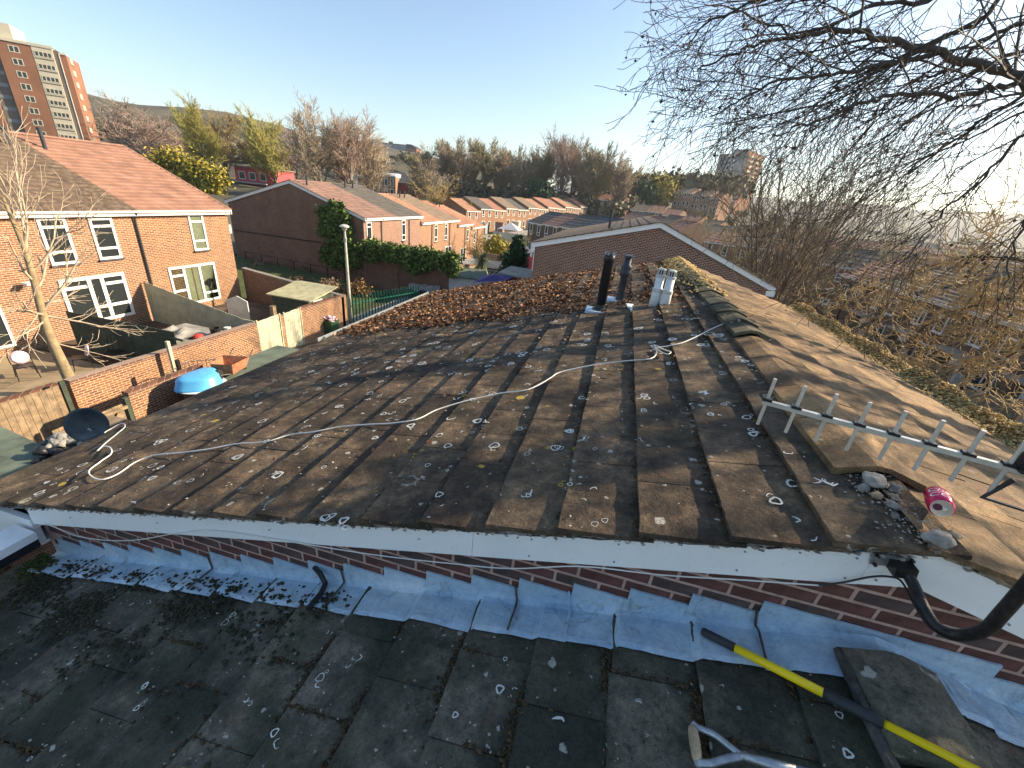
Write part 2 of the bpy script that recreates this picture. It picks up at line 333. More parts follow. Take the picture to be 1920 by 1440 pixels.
#PART2
# ================================================================ TERRAIN
CP = np.array([(-8,-10,-8.1),(5,0,-8.2),(-10,5,-8.1),(-12,20,-8.2),(10,12,-8.2),(-14,26,-8.2),(-18,12,-7.4),(-18,2,-7.4),(-24,12,-7.4),(-30,20,-7.0),(-24,28,-8.1),(-32,28,-7.2),(-45,10,-5),
 (-16,32,-8.3),(-17,45,-8.8),(-14,62,-9.6),(-5,45,-8.8),(0,35,-8.6),(6,30,-8.4),(20,20,-8.6),(22,33,-8.6),(20,45,-8.4),(28,10,-8.8),(-34,93,-9.0),(-24,118,-7.8),(-12,145,-6.6),(-8,95,-9.3),(-15,78,-8.7),(-3,66,-8.6),
 (-45,108,-5.2),(-52,130,-4),(-60,155,-1.5),(-30,165,-1.5),(-5,170,-1.5),(0,150,-3),(24,170,-.5),(14,120,-7.5),(35,90,-9),(60,60,-9.5),(60,110,-10),(110,150,-11),(160,90,-11),(200,200,-11),(80,230,-9),(300,200,-9),
 (-60,75,-4.5),(-90,95,-3.2),(-75,45,-4),(-140,92,-4),(-160,150,6),(-110,130,1),(-80,170,3),(-140,250,13),(-175,240,14),(-120,300,17),(-220,380,28),(-180,330,20),(-60,260,4),(0,300,5),(60,350,4),(-300,300,35),(-400,200,40),
 (120,400,0),(300,400,0),(500,300,4)], float)
def gz(x, y):
    d2 = (CP[:, 0]-x)**2+(CP[:, 1]-y)**2; w = 1/(d2+4.0)**1.6; return float((w*CP[:, 2]).sum()/w.sum())
def build_terrain():
    us = np.concatenate([np.linspace(-700, -180, 14)[:-1], np.linspace(-180, 180, 91), np.linspace(180, 700, 14)[1:]])
    vs_ = np.concatenate([np.linspace(-200, -20, 8)[:-1], np.linspace(-20, 260, 90), np.linspace(260, 700, 14)[1:]])
    V = [(x, y, gz(x, y)) for y in vs_ for x in us]; n = len(us)
    Q = [(j*n+i, j*n+i+1, (j+1)*n+i+1, (j+1)*n+i) for j in range(len(vs_)-1) for i in range(n-1)]
    me = fast('ground', V, Q, 'ground_far'); me.polygons.foreach_set('use_smooth', [True]*len(me.polygons)); struct('ground', me)
build_terrain()
# far ground out to the horizon and hills
def far_ring():
    V = []; Q = []; az = np.radians(np.linspace(-100, 100, 81)); rs = [660, 1000, 1400, 2200, 4000]
    for i, a in enumerate(az):
        dg = math.degrees(a)
        # skyline height as seen: (z/y)-like ratio by azimuth
        el = np.interp(dg, [-100,-75,-56,-48,-40,-33,-28,-20,-8,0,8,20,30,40,45,60,100], [.045,.045,.042,.024,.022,.02,.02,.02,.025,.035,.04,.046,.047,.047,.045,.045,.04])
        wob = .002*math.sin(dg*1.3)+.0013*math.sin(dg*3.1+1)
        for r, f in zip(rs, (.0, .45, 1.0, .9, .5)):
            V.append((r*math.sin(a), r*math.cos(a), -2+(el+wob)*1400*f))
    m = len(rs)
    Q = [(i*m+j, i*m+j+1, (i+1)*m+j+1, (i+1)*m+j) for i in range(len(az)-1) for j in range(m-1)]
    me = fast('hills', V, Q, 'hill_far'); struct('hills', me)
far_ring()
# alley, patio, grass patches: thin sheets just above the ground
def sheet(name, pts, mat, up=.02, n=10):
    (a, b, c, d) = [np.array(p, float) for p in pts]; V = []
    for i in range(n+1):
        for j in range(n+1):
            s, t = i/n, j/n; p = a*(1-s)*(1-t)+b*s*(1-t)+c*s*t+d*(1-s)*t
            V.append((p[0], p[1], (p[2] if len(p) > 2 else gz(p[0], p[1]))+up))
    Q = [(i*(n+1)+j, i*(n+1)+j+1, (i+1)*(n+1)+j+1, (i+1)*(n+1)+j) for i in range(n) for j in range(n)]
    struct(name, fast(name, V, Q, mat))
sheet('alley_pavement', [(-14.4,-6,-8.05),(-14.4,21,-8.05),(-4,21,-8.05),(-4,-6,-8.05)], 'concrete')
sheet('garden_patio', [(-21,3,-7.2),(-21,10.0,-7.2),(-14.6,10.0,-7.2),(-14.6,3,-7.2)], 'patio')
sheet('garden_soil', [(-21,10.0,-7.16),(-21,19.4,-7.16),(-14.6,19.4,-7.16),(-14.6,10.0,-7.16)], 'soil')
sheet('lawn', [(-16.9,6.4,-7.15),(-16.9,9.8,-7.15),(-14.7,9.8,-7.15),(-14.7,6.4,-7.15)], 'grass_bright')
sheet('grass_bank', [(-31,20.5,-7.0),(-31,29.3,-7.1),(-17.0,29.3,-7.95),(-15,20.5,-7.95)], 'grass_flat', .15)
sheet('park_lawn', [(-64,100),(-60,132),(-40,126),(-42,100)], 'grass_bright', .35)
sheet('footpath', [(-15.5,20.6),(-15.5,42),(-13,42),(-13,20.6)], 'concrete', .25)
sheet('car_park', [(10,20,-8.15),(10,60,-8.15),(19.2,60,-8.15),(19.2,14,-8.15)], 'asphalt', .1)
sheet('street', [(-24,66),(-30,92),(-6,140),(-2,138)], 'concrete', .3)

# ================================================================ HOUSES
def roof_mesh(W, D, rise, eave, over, gauge, step=.028, axis_mid=None):
    """two stepped slopes, every course its own wedge, local house axes"""
    mb = MB(); mid = D/2 if axis_mid is None else axis_mid
    for side in (0, 1):
        run = mid+over if side == 0 else D-mid+over; slope = rise/mid if side == 0 else rise/(D-mid)
        L = math.hypot(run, run*slope); n = max(3, int(round(L/gauge))); dy = run/n
        for k in range(n):
            y0 = mid-(dy*k if side == 0 else -dy*k); y1 = mid-(dy*(k+1)+.02 if side == 0 else -(dy*(k+1)+.02))
            z0 = eave+rise-slope*dy*k+.03; z1 = eave+rise-slope*(dy*(k+1)+.02)+.03+step
            P = [(0,y0,z0-.05),(0,y0,z0),(0,y1,z1),(0,y1,z1-.05)]
            if side: P = P[::-1]
            mb.prism(P, (W, 0, 0))
    return mb
def window(parent, x, z, w, h, cols=(), rows=(), mat='white_frame', y=0., bar=.055, d=.05, curtain=None, sill=True, far=False, name='window'):
    f = MB(); y0, y1 = y-d, y+.02
    f.box((x,y0,z),(x+bar,y1,z+h)).box((x+w-bar,y0,z),(x+w,y1,z+h)).box((x+bar,y0,z),(x+w-bar,y1,z+bar)).box((x+bar,y0,z+h-bar),(x+w-bar,y1,z+h))
    for c in cols: f.box((x+c*w-bar*.6,y0,z+bar),(x+c*w+bar*.6,y1,z+h-bar))
    X = [0]+list(cols)+[1]
    for r in rows:
        if isinstance(r, tuple): r_, a, b = r
        else: r_, a, b = r, 0, 1
        f.box((x+a*w+bar*.9,y0+.004,z+r_*h-bar*.5),(x+b*w-bar*.9,y1,z+r_*h+bar*.5))
    fo = part(f, name, mat, parent)
    if curtain:
        g = MB().box((x+bar*.8,y-.012,z+bar*.8),(x+w-bar*.8,y-.006,z+h-bar*.8)); part(g, 'pane', 'glass_clear', fo)
        cm = MB()
        for a, b in curtain:
            xs = np.linspace(x+a*w, x+b*w, max(6, int((b-a)*w/.05))); 
            for i in range(len(xs)-1):
                u0 = -.004+.004*(i % 2); u1 = -.004+.004*((i+1) % 2); cm.add([(xs[i],y+u0,z+bar),(xs[i+1],y+u1,z+bar),(xs[i+1],y+u1,z+h-bar),(xs[i],y+u0,z+h-bar)], [(0,1,2,3)])
        part(cm, 'curtain', 'curtain', fo)
    else:
        g = MB().box((x+bar*.8,y-.014,z+bar*.8),(x+w-bar*.8,y-.004,z+h-bar*.8)); part(g, 'pane', 'glass', fo)
    if sill: part(MB().box((x-.05,y-.10,z-.06),(x+w+.05,y-.001,z-.003)), 'sill', 'slate_dark' if sill == 'dark' else mat, fo)
    return fo
def house(name, label, loc, rz, W, D, eave, rise, roof, brick, group=None, cat='house', wins=(), base=2.0, over=.25, barge=(0, 0), pipe=None, vents=(), far=False, mid=None, ridge='same', gauge=.345, gutter='white_frame', top_wall=True):
    t = thing(name, label, cat, loc, R_(rz), group); m = D/2 if mid is None else mid
    w = MB().prism([(0,0,-base),(0,D,-base),(0,D,eave),(0,m,eave+rise-.02),(0,0,eave)], (W,0,0)); part(w, 'wall', brick, t)
    part(roof_mesh(W, D, rise, eave, over, gauge, axis_mid=m, step=.045 if not far else .03), 'roof', roof, t)
    part(MB().prism([(0,m-.14,eave+rise+.02),(0,m-.06,eave+rise+.10),(0,m+.06,eave+rise+.10),(0,m+.14,eave+rise+.02)], (W,0,0)), 'ridge', roof, t)
    sl = rise/m; ze = eave-sl*over
    part(MB().box((.0,-over+.02,ze-.20),(W-.003,-over+.045,ze-.01)).box((0,-over+.045,ze-.20),(W-.003,-.002,ze-.185)), 'fascia', 'white_frame' if not far else 'white_far', t)
    if not far:
        g = MB().tube([(0,-over-.05,ze-.03),(W,-over-.05,ze-.03)], .05, 8); part(g, 'gutter', gutter, t)
    for e in (0, 1):
        if barge[e]:
            x0, x1 = ((-.10,-.06) if e == 0 else (W+.06, W+.10)); b = MB()
            for y0, z0, y1, z1 in ((-over, ze, m, eave+rise), (m, eave+rise, D+over, eave-rise/(D-m)*over)):
                b.prism([(x0,y0,z0-.20),(x0,y1,z1-.20),(x0,y1,z1+.02),(x0,y0,z0+.02)][::(1 if e else -1)], (x1-x0,0,0))
            part(b, 'barge_board', 'white_frame', t)
            q = MB()
            xa, xb = ((-.14, .0) if e == 0 else (W, W+.14))
            for y0, z0, y1, z1 in ((-over, ze, m, eave+rise), (m, eave+rise, D+over, eave-rise/(D-m)*over)):
                q.prism([(xa,y0,z0+.021),(xa,y1,z1+.021),(xa,y1,z1+.065),(xa,y0,z0+.065)], (xb-xa,0,0))
            part(q, 'verge', roof, t)
    for q in wins:
        kw = dict(q[4]) if len(q) > 4 else {}
        window(t, q[0], q[1], q[2], q[3], **kw)
    if pipe is not None:
        part(MB().tube([(pipe,-over-.04,ze-.06),(pipe,-.09,ze-.30),(pipe,-.07,ze-.5),(pipe,-.07,-.1)], .042, 8), 'downpipe', 'dark_pipe', t)
    for vx, vy, vh, vr, vm in vents:
        zb = eave+rise*(1-abs(vy-m)/m)
        part(MB().tube([(vx,vy,zb-.05),(vx,vy,zb+vh)], vr, 10).tube([(vx,vy,zb+vh),(vx,vy,zb+vh+.12)], vr*1.35, 10), 'vent_pipe', vm, t)
    return t
# ---- row across the alley (facade faces +x, x = -21)
GA = -7.2; EA = 5.06; RA = 2.45; DA = 12.4
def W_(Y, y0): return Y-y0                     # world Y to house x
XA = -21.0
gA = 'terraced houses across the alley'
up_w = lambda x, z, w, h, **k: (x, z, w, h, dict(dict(rows=(.27,.80), sill='dark', bar=.095), **k))
house('terraced_house', 'orange brick terraced house nearest on the left whose white door shows at the frame edge', (XA, 5.4, GA), 90, 4.7, DA, EA, RA, 'roof_old', 'brick_orange', gA,
      wins=[(2.6,.35,1.5,1.95,dict(cols=(.5,), rows=(.82,), sill=False, bar=.08)), up_w(1.2,3.0,.85,1.7), up_w(3.3,3.0,.85,1.7)], mid=6.2)
hA1 = house('terraced_house', 'orange brick terraced house with dark mossy roof behind the bare pale-trunked tree', (XA, 10.1, GA), 90, 4.7, DA, EA, RA, 'roof_old', 'brick_orange', gA,
      wins=[up_w(1.25,3.02,.88,1.72), up_w(2.88,3.05,.86,1.65), (1.25,.55,2.35,1.9,dict(cols=(.42,.62), rows=((.80,.62,1),(.80,0,.42),(.32,.42,1)), bar=.12, sill=False))],
      pipe=4.62, vents=[(3.0,5.2,.75,.06,'flue_white'),(3.95,4.95,.62,.07,'dark_pipe')], mid=6.2)
hA2 = house('terraced_house', 'end terraced house with smooth new red tiled roof and curtained windows', (XA, 14.8, GA), 90, 4.7, DA, EA, RA, 'roof_dustpink', 'brick_red' if 0 else 'brick_garden', gA,
      wins=[(2.42,3.03,.80,1.74,dict(rows=(.27,.80), sill='dark', bar=.09, curtain=((.1,.9),))), (.85,.42,2.5,1.95,dict(cols=(.30,.64), rows=((.78,0,.30),(.40,0,.30),(.22,.64,1)), bar=.10, sill=False, curtain=((.30,.47),(.5,.62),(.66,.98))))],
      vents=[(.45,4.9,.75,.075,'dark_pipe')], mid=6.2, barge=(0, 1))
part(MB().box((4.72,.35,3.7),(5.15,.75,4.15)), 'flue_box', 'white_frame', hA2)
part(MB().tube([(.2,-.05,2.35),(.2,-.35,2.55)], .02).box((.1,-.5,2.5),(.35,-.2,2.58)), 'wall_lamp', 'flue_white', hA1)
# ---- row beyond it, gable with ivy (facade x = -19.6)
gB = 'stepped terrace beyond the ivy gable'
roofsB = ['roof_mauve','roof_charcoal','roof_orange','roof_brown','roof_terracotta','roof_orange','roof_terracotta']
descB = ['mauve roofed end house whose dark gable is climbed by ivy', 'charcoal roofed house next to the ivy gable house', 'pink-orange roofed house between the charcoal and the brown roofs','brown roofed house in the middle of the stepped terrace','terracotta roofed house just beyond the brown roofed one','orange roofed house last but one at the far end of the stepped terrace']
Yb = 30.2; zB = -7.75
for i in range(6):
    up = (2.95, .72, 1.75); x0 = 3.2 if i % 2 == 0 else 1.0
    wn_ = [(x0 if i else .35,up[0],up[1],up[2],dict(rows=(.27,.80), sill='dark', bar=.07)), (1.2,.35,1.9,1.85,dict(cols=(.5,), bar=.08, sill=False))]
    z0 = zB-[0,.0,.62,.62,1.22,1.7][i]
    h = house('terraced_house', descB[i], (-19.6, Yb+4.95*i, z0), 90, 4.95 if i < 5 else 5.4, 12.6, 5.08, 2.0, roofsB[i], 'brick_red' if i < 2 else 'brick_orange', gB,
          wins=wn_, pipe=(2.5 if i % 2 == 0 else 2.4), vents=[(.8,5.4,.6,.07,'dark_pipe')]+([(2.1,5.5,.6,.07,'dark_pipe')] if i in (1,3,5) else []), barge=(1 if i in (0,2,4,5) else 0, 0), mid=6.3)
    if i == 0: # shade of the end wall put into a darker, duller brick sheet
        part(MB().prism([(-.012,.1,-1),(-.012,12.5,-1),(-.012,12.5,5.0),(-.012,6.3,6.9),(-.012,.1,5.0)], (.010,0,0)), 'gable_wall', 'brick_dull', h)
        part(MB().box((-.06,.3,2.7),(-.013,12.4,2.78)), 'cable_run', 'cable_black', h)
# ---- brick gable block straight beyond our roof (front gable Y = 22)
Yg = 22.0; aL, aA, aR = ony(997,455,Yg), ony(1240,417,Yg), ony(1455,540,Yg)
g2 = thing('gable_house', 'red brick gable-ended house with white barge boards just beyond the leafy roof', 'house', (aA[0], Yg, -8.4)); cx = aA[0]; zA = aA[2]+8.4; zL = aL[2]+8.4; zR = aR[2]+8.4; xl, xr = aL[0]-cx, aR[0]-cx
part(MB().prism([(xl+.18,.08,-1),(xr-.2,.08,-1),(xr-.2,.08,zR-.12),(0,.08,zA-.12),(xl+.18,.08,zL-.12)], (0,14,0)), 'wall', 'brick_red', g2)
for (x0,z0,x1,z1) in ((xl,zL,0,zA),(0,zA,xr,zR)):
    part(MB().prism([(x0,-.04,z0-.24),(x1,-.04,z1-.24),(x1,-.04,z1),(x0,-.04,z0)], (0,.03,0)), 'barge_board', 'white_board', g2)
    n = 14; s = 1 if x0 == 0 else -1; rm = MB()
    for k in range(n):
        a, b = (k/n, (k+1)/n+.006) if s > 0 else (1-k/n, 1-(k+1)/n-.006)
        xa, xb = x0+(x1-x0)*a, x0+(x1-x0)*b; za, zb = z0+(z1-z0)*a+.03, z0+(z1-z0)*b+.055
        P = [(xa,-.1,za-.04),(xa,-.1,za),(xb,-.1,zb),(xb,-.1,zb-.04)]
        rm.prism(P if s < 0 else P[::-1], (0,14.2,0))
    part(rm, 'roof', 'roof_old', g2)
part(MB().box((xl-.02,-.04,zL-.42),(xl+.2,.02,zL-.2)), 'barge_foot', 'white_board', g2); part(MB().box((xr-.35,-.04,zR-.42),(xr+.03,.02,zR-.2)), 'barge_foot', 'white_board', g2)
part(MB().box((xl+.16,.0,zL-1.4),(xl+.2,.07,zL-.42)), 'corner_strip', 'white_frame', g2)
part(MB().tube([(-2.4,1.5,zA-.8),(-2.4,1.5,zA+.2)], .07, 10).tube([(-2.4,1.5,zA+.2),(-2.4,1.5,zA+.3)], .1, 10), 'vent_pipe', 'dark_pipe', g2)
for a in (0, 1, 2, 3, 4, 5): part(MB().box((.15+.22*a,.066,zA-1.62),(.33+.22*a,.079,zA-1.56)), 'air_brick', 'mortar_grey', g2)
part(MB().box((.15,.067,zA-1.74),(1.45,.079,zA-1.71)), 'wall_strap', 'mortar_grey', g2)
for a in (1.55, 1.68): part(MB().box((a,.067,zA-2.5),(a+.03,.079,zA-1.5)), 'wall_cable', 'mortar_grey', g2)

# ---- distant terraces --------------------------------------------------------
ORD = ['first','second','third','fourth','fifth','sixth','seventh','eighth','ninth','tenth','eleventh','twelfth','thirteenth','fourteenth']
def farwins(W, two=True):
    k = dict(rows=(.3,), bar=.10, sill=False, mat='white_far')
    return [(W*.15,3.1,.8,1.5,k),(W*.62,3.1,.8,1.5,k),(W*.15,.5,1.1,1.7,k),(W*.62,.2,.9,2.0,k)]
def terrace(p0, p1, n, z0, z1, roofs, brick, group, desc, D=9, eave=4.9, rise=1.7, step=.35, far=True, wins=None, flip=False, desc_roof=True):
    """n houses from p0 to p1; the facade is on the right-hand side walking from p0 to p1"""
    p0, p1 = np.array(p0, float), np.array(p1, float); d = p1-p0; L = np.linalg.norm(d); W = L/n; rz = math.degrees(math.atan2(d[1], d[0])); out = []
    nm = {'roof_mauve':'mauve','roof_charcoal':'charcoal','roof_orange':'pink-orange','roof_brown':'brown','roof_terracotta':'terracotta','roof_old':'dark','roof_dustpink':'dusty pink','slate_dark':'slate grey'}
    for i in range(n):
        p = p0+d*(i/n); z = z0+(z1-z0)*i/max(1, n-1)+(step if i % 2 else 0)
        rf = roofs[i % len(roofs)]
        out.append(house('terraced_house', f'{desc}, {ORD[i]} along, {nm[rf]} roof', (p[0], p[1], z), rz, W-.02, D, eave, rise, rf, brick, group, wins=farwins(W) if wins is None else wins, far=far, base=3.5, gauge=.9, barge=(0,0)))
    return out
# row C: three-quarter view in the middle distance, facade to the right
roofsC = ['roof_orange','roof_charcoal','roof_terracotta','roof_brown','roof_charcoal','roof_brown','roof_orange','roof_terracotta','roof_dustpink','roof_orange','roof_brown','roof_orange']
C0 = np.array([-34.2, 92.0]); C1 = C0+56*np.array([math.sin(R_(22.5)), math.cos(R_(22.5))])
terrace(C0, C1, 12, -8.9, -6.4, roofsC, 'brick_orange', 'houses of the long middle-distance terrace', 'small house in the long sunlit terrace below the bare wood', D=10.5, rise=2.0)
# porches and yards before row C
for i in range(9):
    f = (i+.5)/9; p = C0+(C1-C0)*f+np.array([2.2,-1.0]); z = -8.9+2.5*f
    solo(MB().box((p[0]-.9,p[1]-.9,z-1),(p[0]+.9,p[1]+.9,z+2.3)).box((p[0]-1.0,p[1]-1.0,z+2.301),(p[0]+1.0,p[1]+1.0,z+2.42)), 'porch', ['grey_metal','brick_red','cream'][i % 3], f'{["grey","brick","cream"][i%3]} porch before the long terrace, {ORD[i]} from its near end', 'porch', 'porches of the long terrace')
# row D: dark fronted block in shade, facade toward the camera left
terrace((-15.9, 73.0), (-3.2, 60.0), 4, -8.6, -8.2, ['roof_charcoal','roof_dustpink','roof_charcoal','slate_dark'], 'brick_brown', 'shaded terrace behind the white-edged gable', 'shaded brown house behind the white-edged gable', D=8, step=0, wins=[(.6,2.9,.9,1.7,dict(rows=(.3,), bar=.12, sill=False)),(2.9,2.9,.9,1.7,dict(rows=(.3,), bar=.12, sill=False)),(.6,.4,1.8,1.3,dict(cols=(.5,),bar=.12, sill=False)),(3.2,.1,.9,2.0,dict(bar=.12, sill=False))])
terrace((-2.5, 92.0), (8.5, 78.0), 5, -7.6, -7.8, ['roof_orange','roof_brown','roof_dustpink','roof_brown','roof_orange'], 'brick_brown', 'roofs seen over the gable house', 'low roof showing over the gable house ridge', D=8, step=.3)
terrace((-18.5, 152.0), (-1.5, 148.0), 3, -3.6, -3.9, ['roof_brown','roof_dustpink','roof_orange'], 'brick_brown', 'shaded houses at the wood edge', 'shaded house with light roof at the foot of the wood', D=8, step=.4)
terrace((0.5, 140.0), (14, 134.0), 3, -5.4, -5.8, ['roof_brown','roof_orange','roof_dustpink'], 'brick_brown', 'shaded houses right of the wood', 'shaded house right of the wood edge', D=8, step=.3)
terrace((14.3, 168.0), (27.5, 158.0), 5, 1.4, .6, ['roof_charcoal','roof_brown','roof_charcoal','roof_brown','roof_old'], 'brick_orange', 'hilltop terrace left of the far tower', 'house in the hilltop terrace below the far tower block', D=9, step=.4)
# the town on the right, seen through twigs
rngt = random.Random(5); k = 0
spots = [((7,108),(18,100),3,-7.3),((15,96),(27,86),3,-8.2),((12,72),(24,62),3,-8.3),((22,58),(31,44),3,-8.4),((30,128),(48,118),4,-8.7),((34,100),(50,92),4,-9),((52,150),(72,138),5,-9.5),((46,74),(60,62),4,-9.2),((62,112),(84,98),5,-9.5),((72,82),(92,66),5,-9.6),
         ((90,160),(118,146),6,-9.8),((100,118),(124,100),6,-9.8),((78,190),(108,178),6,-9),((130,190),(160,172),6,-9.5),((60,230),(92,222),6,-8),((120,240),(152,228),6,-8),((140,140),(170,118),6,-10),((170,250),(204,236),6,-8),((58,50),(72,36),4,-9.4),((84,52),(104,34),5,-9.5),((200,190),(232,170),6,-9.5)]
dd = ['beyond the gable roof','behind the leafless shrub','on the lower street','past the lock-up yard','near the far tower foot','in the valley','along the far valley street','below the drooping twigs','in the middle of the valley town','at the right edge of the valley town',
      'on the far side of the valley','behind the bare branches','in the hazy far town','in the hazy town at right','under the far ridge','under the right ridge','in the sunlit far right estate','under the right-hand ridge','just past the white doors','at far lower right','in the farthest right estate']
for (a, b, n, z), ds in zip(spots, dd):
    rf = [rngt.choice(['roof_orange','roof_brown','roof_dustpink','roof_terracotta','roof_charcoal','roof_brown']) for _ in range(n)]
    terrace(a, b, n, z, z+rngt.uniform(-.4,.4), rf, rngt.choice(['brick_orange','brick_brown','brick_garden']), 'valley houses '+ds, 'small valley house '+ds, D=8.5, step=rngt.choice([0,.3,.5]))
# hill town on the left: terraces with gabled fronts, cream walls
def simple_house(name, label, x, y, z, W, D, H, rise, rz, wall, roof, group=None, cat='house', nw=2, storeys=2, flat=False):
    t = thing(name, label, cat, (x, y, z), R_(rz), group)
    if flat:
        part(MB().box((0,0,-4),(W,D,H)), 'wall', wall, t); part(MB().box((-.15,-.15,H+.002),(W+.15,D+.15,H+.35)), 'roof', roof, t)
    else:
        part(MB().prism([(0,0,-4),(0,D,-4),(0,D,H),(0,D/2,H+rise),(0,0,H)], (W,0,0)), 'wall', wall, t)
        part(MB().prism([(-.15,-.3,H-.1),(-.15,D/2,H+rise+.02),(-.15,D/2,H+rise+.22),(-.15,-.3,H+.1)], (W+.3,0,0)).prism([(-.15,D/2,H+rise+.02),(-.15,D+.3,H-.1),(-.15,D+.3,H+.1),(-.15,D/2,H+rise+.22)], (W+.3,0,0)), 'roof', roof, t)
    for s in range(storeys):
        for i in range(nw): window(t, W*(i+.5)/nw-.5, .8+s*2.8, 1.0, 1.3, mat='white_far', sill=False, bar=.12)
    return t
k = 0
for (u, v, y, wl, rf, W, H) in [(470,268,255,'cream','roof_brown',12,6),(440,285,235,'cream','slate_dark',14,6),(500,292,220,'cream','roof_brown',12,5),(535,275,280,'tower_brick','roof_terracotta',10,6),(575,272,290,'cream','roof_terracotta',9,6),(612,268,300,'cream','roof_brown',9,6),
       (640,283,270,'tower_brick','roof_terracotta',14,6),(665,275,300,'tower_brick','roof_terracotta',12,6),(560,300,215,'cream','roof_brown',9,5),(590,303,210,'brick_far','roof_terracotta',9,5),(690,300,250,'brick_far','roof_terracotta',8,6)]:
    p = ony(u, v, y)
    simple_house('hillside_house', f'{"cream" if wl=="cream" else "brick"} hillside house behind bare crowns, {ORD[k]} from the left', p[0], p[1], p[2]-4, W, 9, H, 2.5, 25, wl, rf, 'hillside houses on the left', nw=3); k += 1
for i in range(9):
    p = ony(706+i*8.5, 293+i*.9+(4 if i % 2 else 0), 262)
    simple_house('gabled_house', f'tiny cream gabled house in the hillside row under the grey block, {ORD[i]} from the left', p[0], p[1], p[2]-5, 3.2, 7, 4.5, 1.6, 115, 'cream', 'roof_brown', 'gabled hillside row under the grey block', nw=1)
for i in range(5):
    p = ony(722+i*12, 308+i*1.0, 240); simple_house('gabled_house', f'tiny white and dark gabled house of the lower hillside row, {ORD[i]} from the left', p[0], p[1], p[2]-4.5, 4.4, 7, 4, 1.6, 115, 'white_far', 'slate_dark', 'lower hillside row', nw=1)
p = ony(712, 292, 400); b = simple_house('apartment_block', 'dark grey block with red brick end standing on the hill top', p[0], p[1], p[2], 26, 14, 11, 2, 8, 'grey_block', 'slate_dark', cat='building', nw=8, storeys=4, flat=True)
part(MB().box((26.01,0,-4),(36,16,9)), 'wall', 'tower_brick', b); part(MB().prism([(26,-.2,9.02),(36.4,-.2,9.02),(36.4,-.2,9.2),(31,-.2,12),(26,-.2,12)], (0,16,0)), 'roof', 'slate_dark', b); part(MB().box((8,3,11.36),(12,7,13)), 'roof_tank', 'grey_block', b)
for s in range(2):
    for i in range(3): window(b, 27.2+i*3, 1+s*3.2, 1.6, 1.8, mat='white_far', sill=False, bar=.2)
# buildings between trees: pink house, brick bay house, red hall, red fronted shop
p = ony(672, 352, 128); simple_house('rendered_house', 'pale pink rendered building between tree trunks left of the red hall', p[0]-4, p[1], p[2]-2, 7.5, 8, 7.2, 1.8, 20, 'cream', 'roof_brown', cat='building', nw=3)
p = ony(707, 362, 122); b = simple_house('corner_building', 'brick corner building with white barrel roof and tall windows', p[0], p[1], p[2]-1.2, 5.6, 8, 6.0, .1, 14, 'brick_orange', 'white_far', cat='building', nw=0, flat=True)
for i in range(3): window(b, .6+1.7*i, .6, 1.0, 2.2, mat='white_far', sill=False, bar=.15); window(b, .6+1.7*i, 3.4, 1.0, 2.2, mat='white_far', sill=False, bar=.15)
part(MB().prism([(0,-.3,6.36),(0,.8,6.9),(0,4,7.1),(0,7,6.9),(0,8.2,6.36)], (5.6,0,0)), 'barrel_roof', 'tarp_white', b)
p = ony(735, 362, 126); b = thing('hall', 'long maroon walled hall with dark roof beyond the terrace', 'building', (p[0], p[1], p[2]-1.5), R_(14))
part(MB().box((0,0,-3),(16,10,4.6)), 'wall', 'maroon', b); part(MB().prism([(-.3,-.4,4.6),(-.3,5,7.6),(-.3,10.4,4.6)], (16.6,0,0)), 'roof', 'slate_dark', b)
window(b, 5.2, .8, .9, 2.2, mat='bag_pink', sill=False); window(b, 11.5, .8, .9, 1.2, mat='white_far', sill=False)
p = ony(445, 350, 84); b = thing('shop_building', 'crimson painted two storey building glimpsed behind yellow-green trees', 'building', (p[0], p[1], p[2]-1.5), R_(10))
part(MB().box((0,0,-3),(9,8,5.6)), 'wall', 'pink_red', b); part(MB().box((-.3,-.9,5.61),(9.3,8.3,5.9)), 'roof', 'roof_brown', b); part(MB().box((0,-1.0,2.5),(7.5,-.01,2.75)), 'balcony', 'grey_metal', b)
for i in range(3): window(b, .8+2.4*i, 3.2, 1.5, 1.6, mat='white_far', sill=False, bar=.12); window(b, .8+2.4*i, .3, 1.5, 1.7, mat='white_far', sill=False, bar=.12)
p = ony(1085, 345, 185); b = simple_house('villa', 'dark three storey villa half hidden in the wood', p[0], p[1], p[2]-6, 10, 9, 11, 1.5, 0, 'tower_brick_dark', 'slate_dark', cat='building', nw=4, storeys=3)
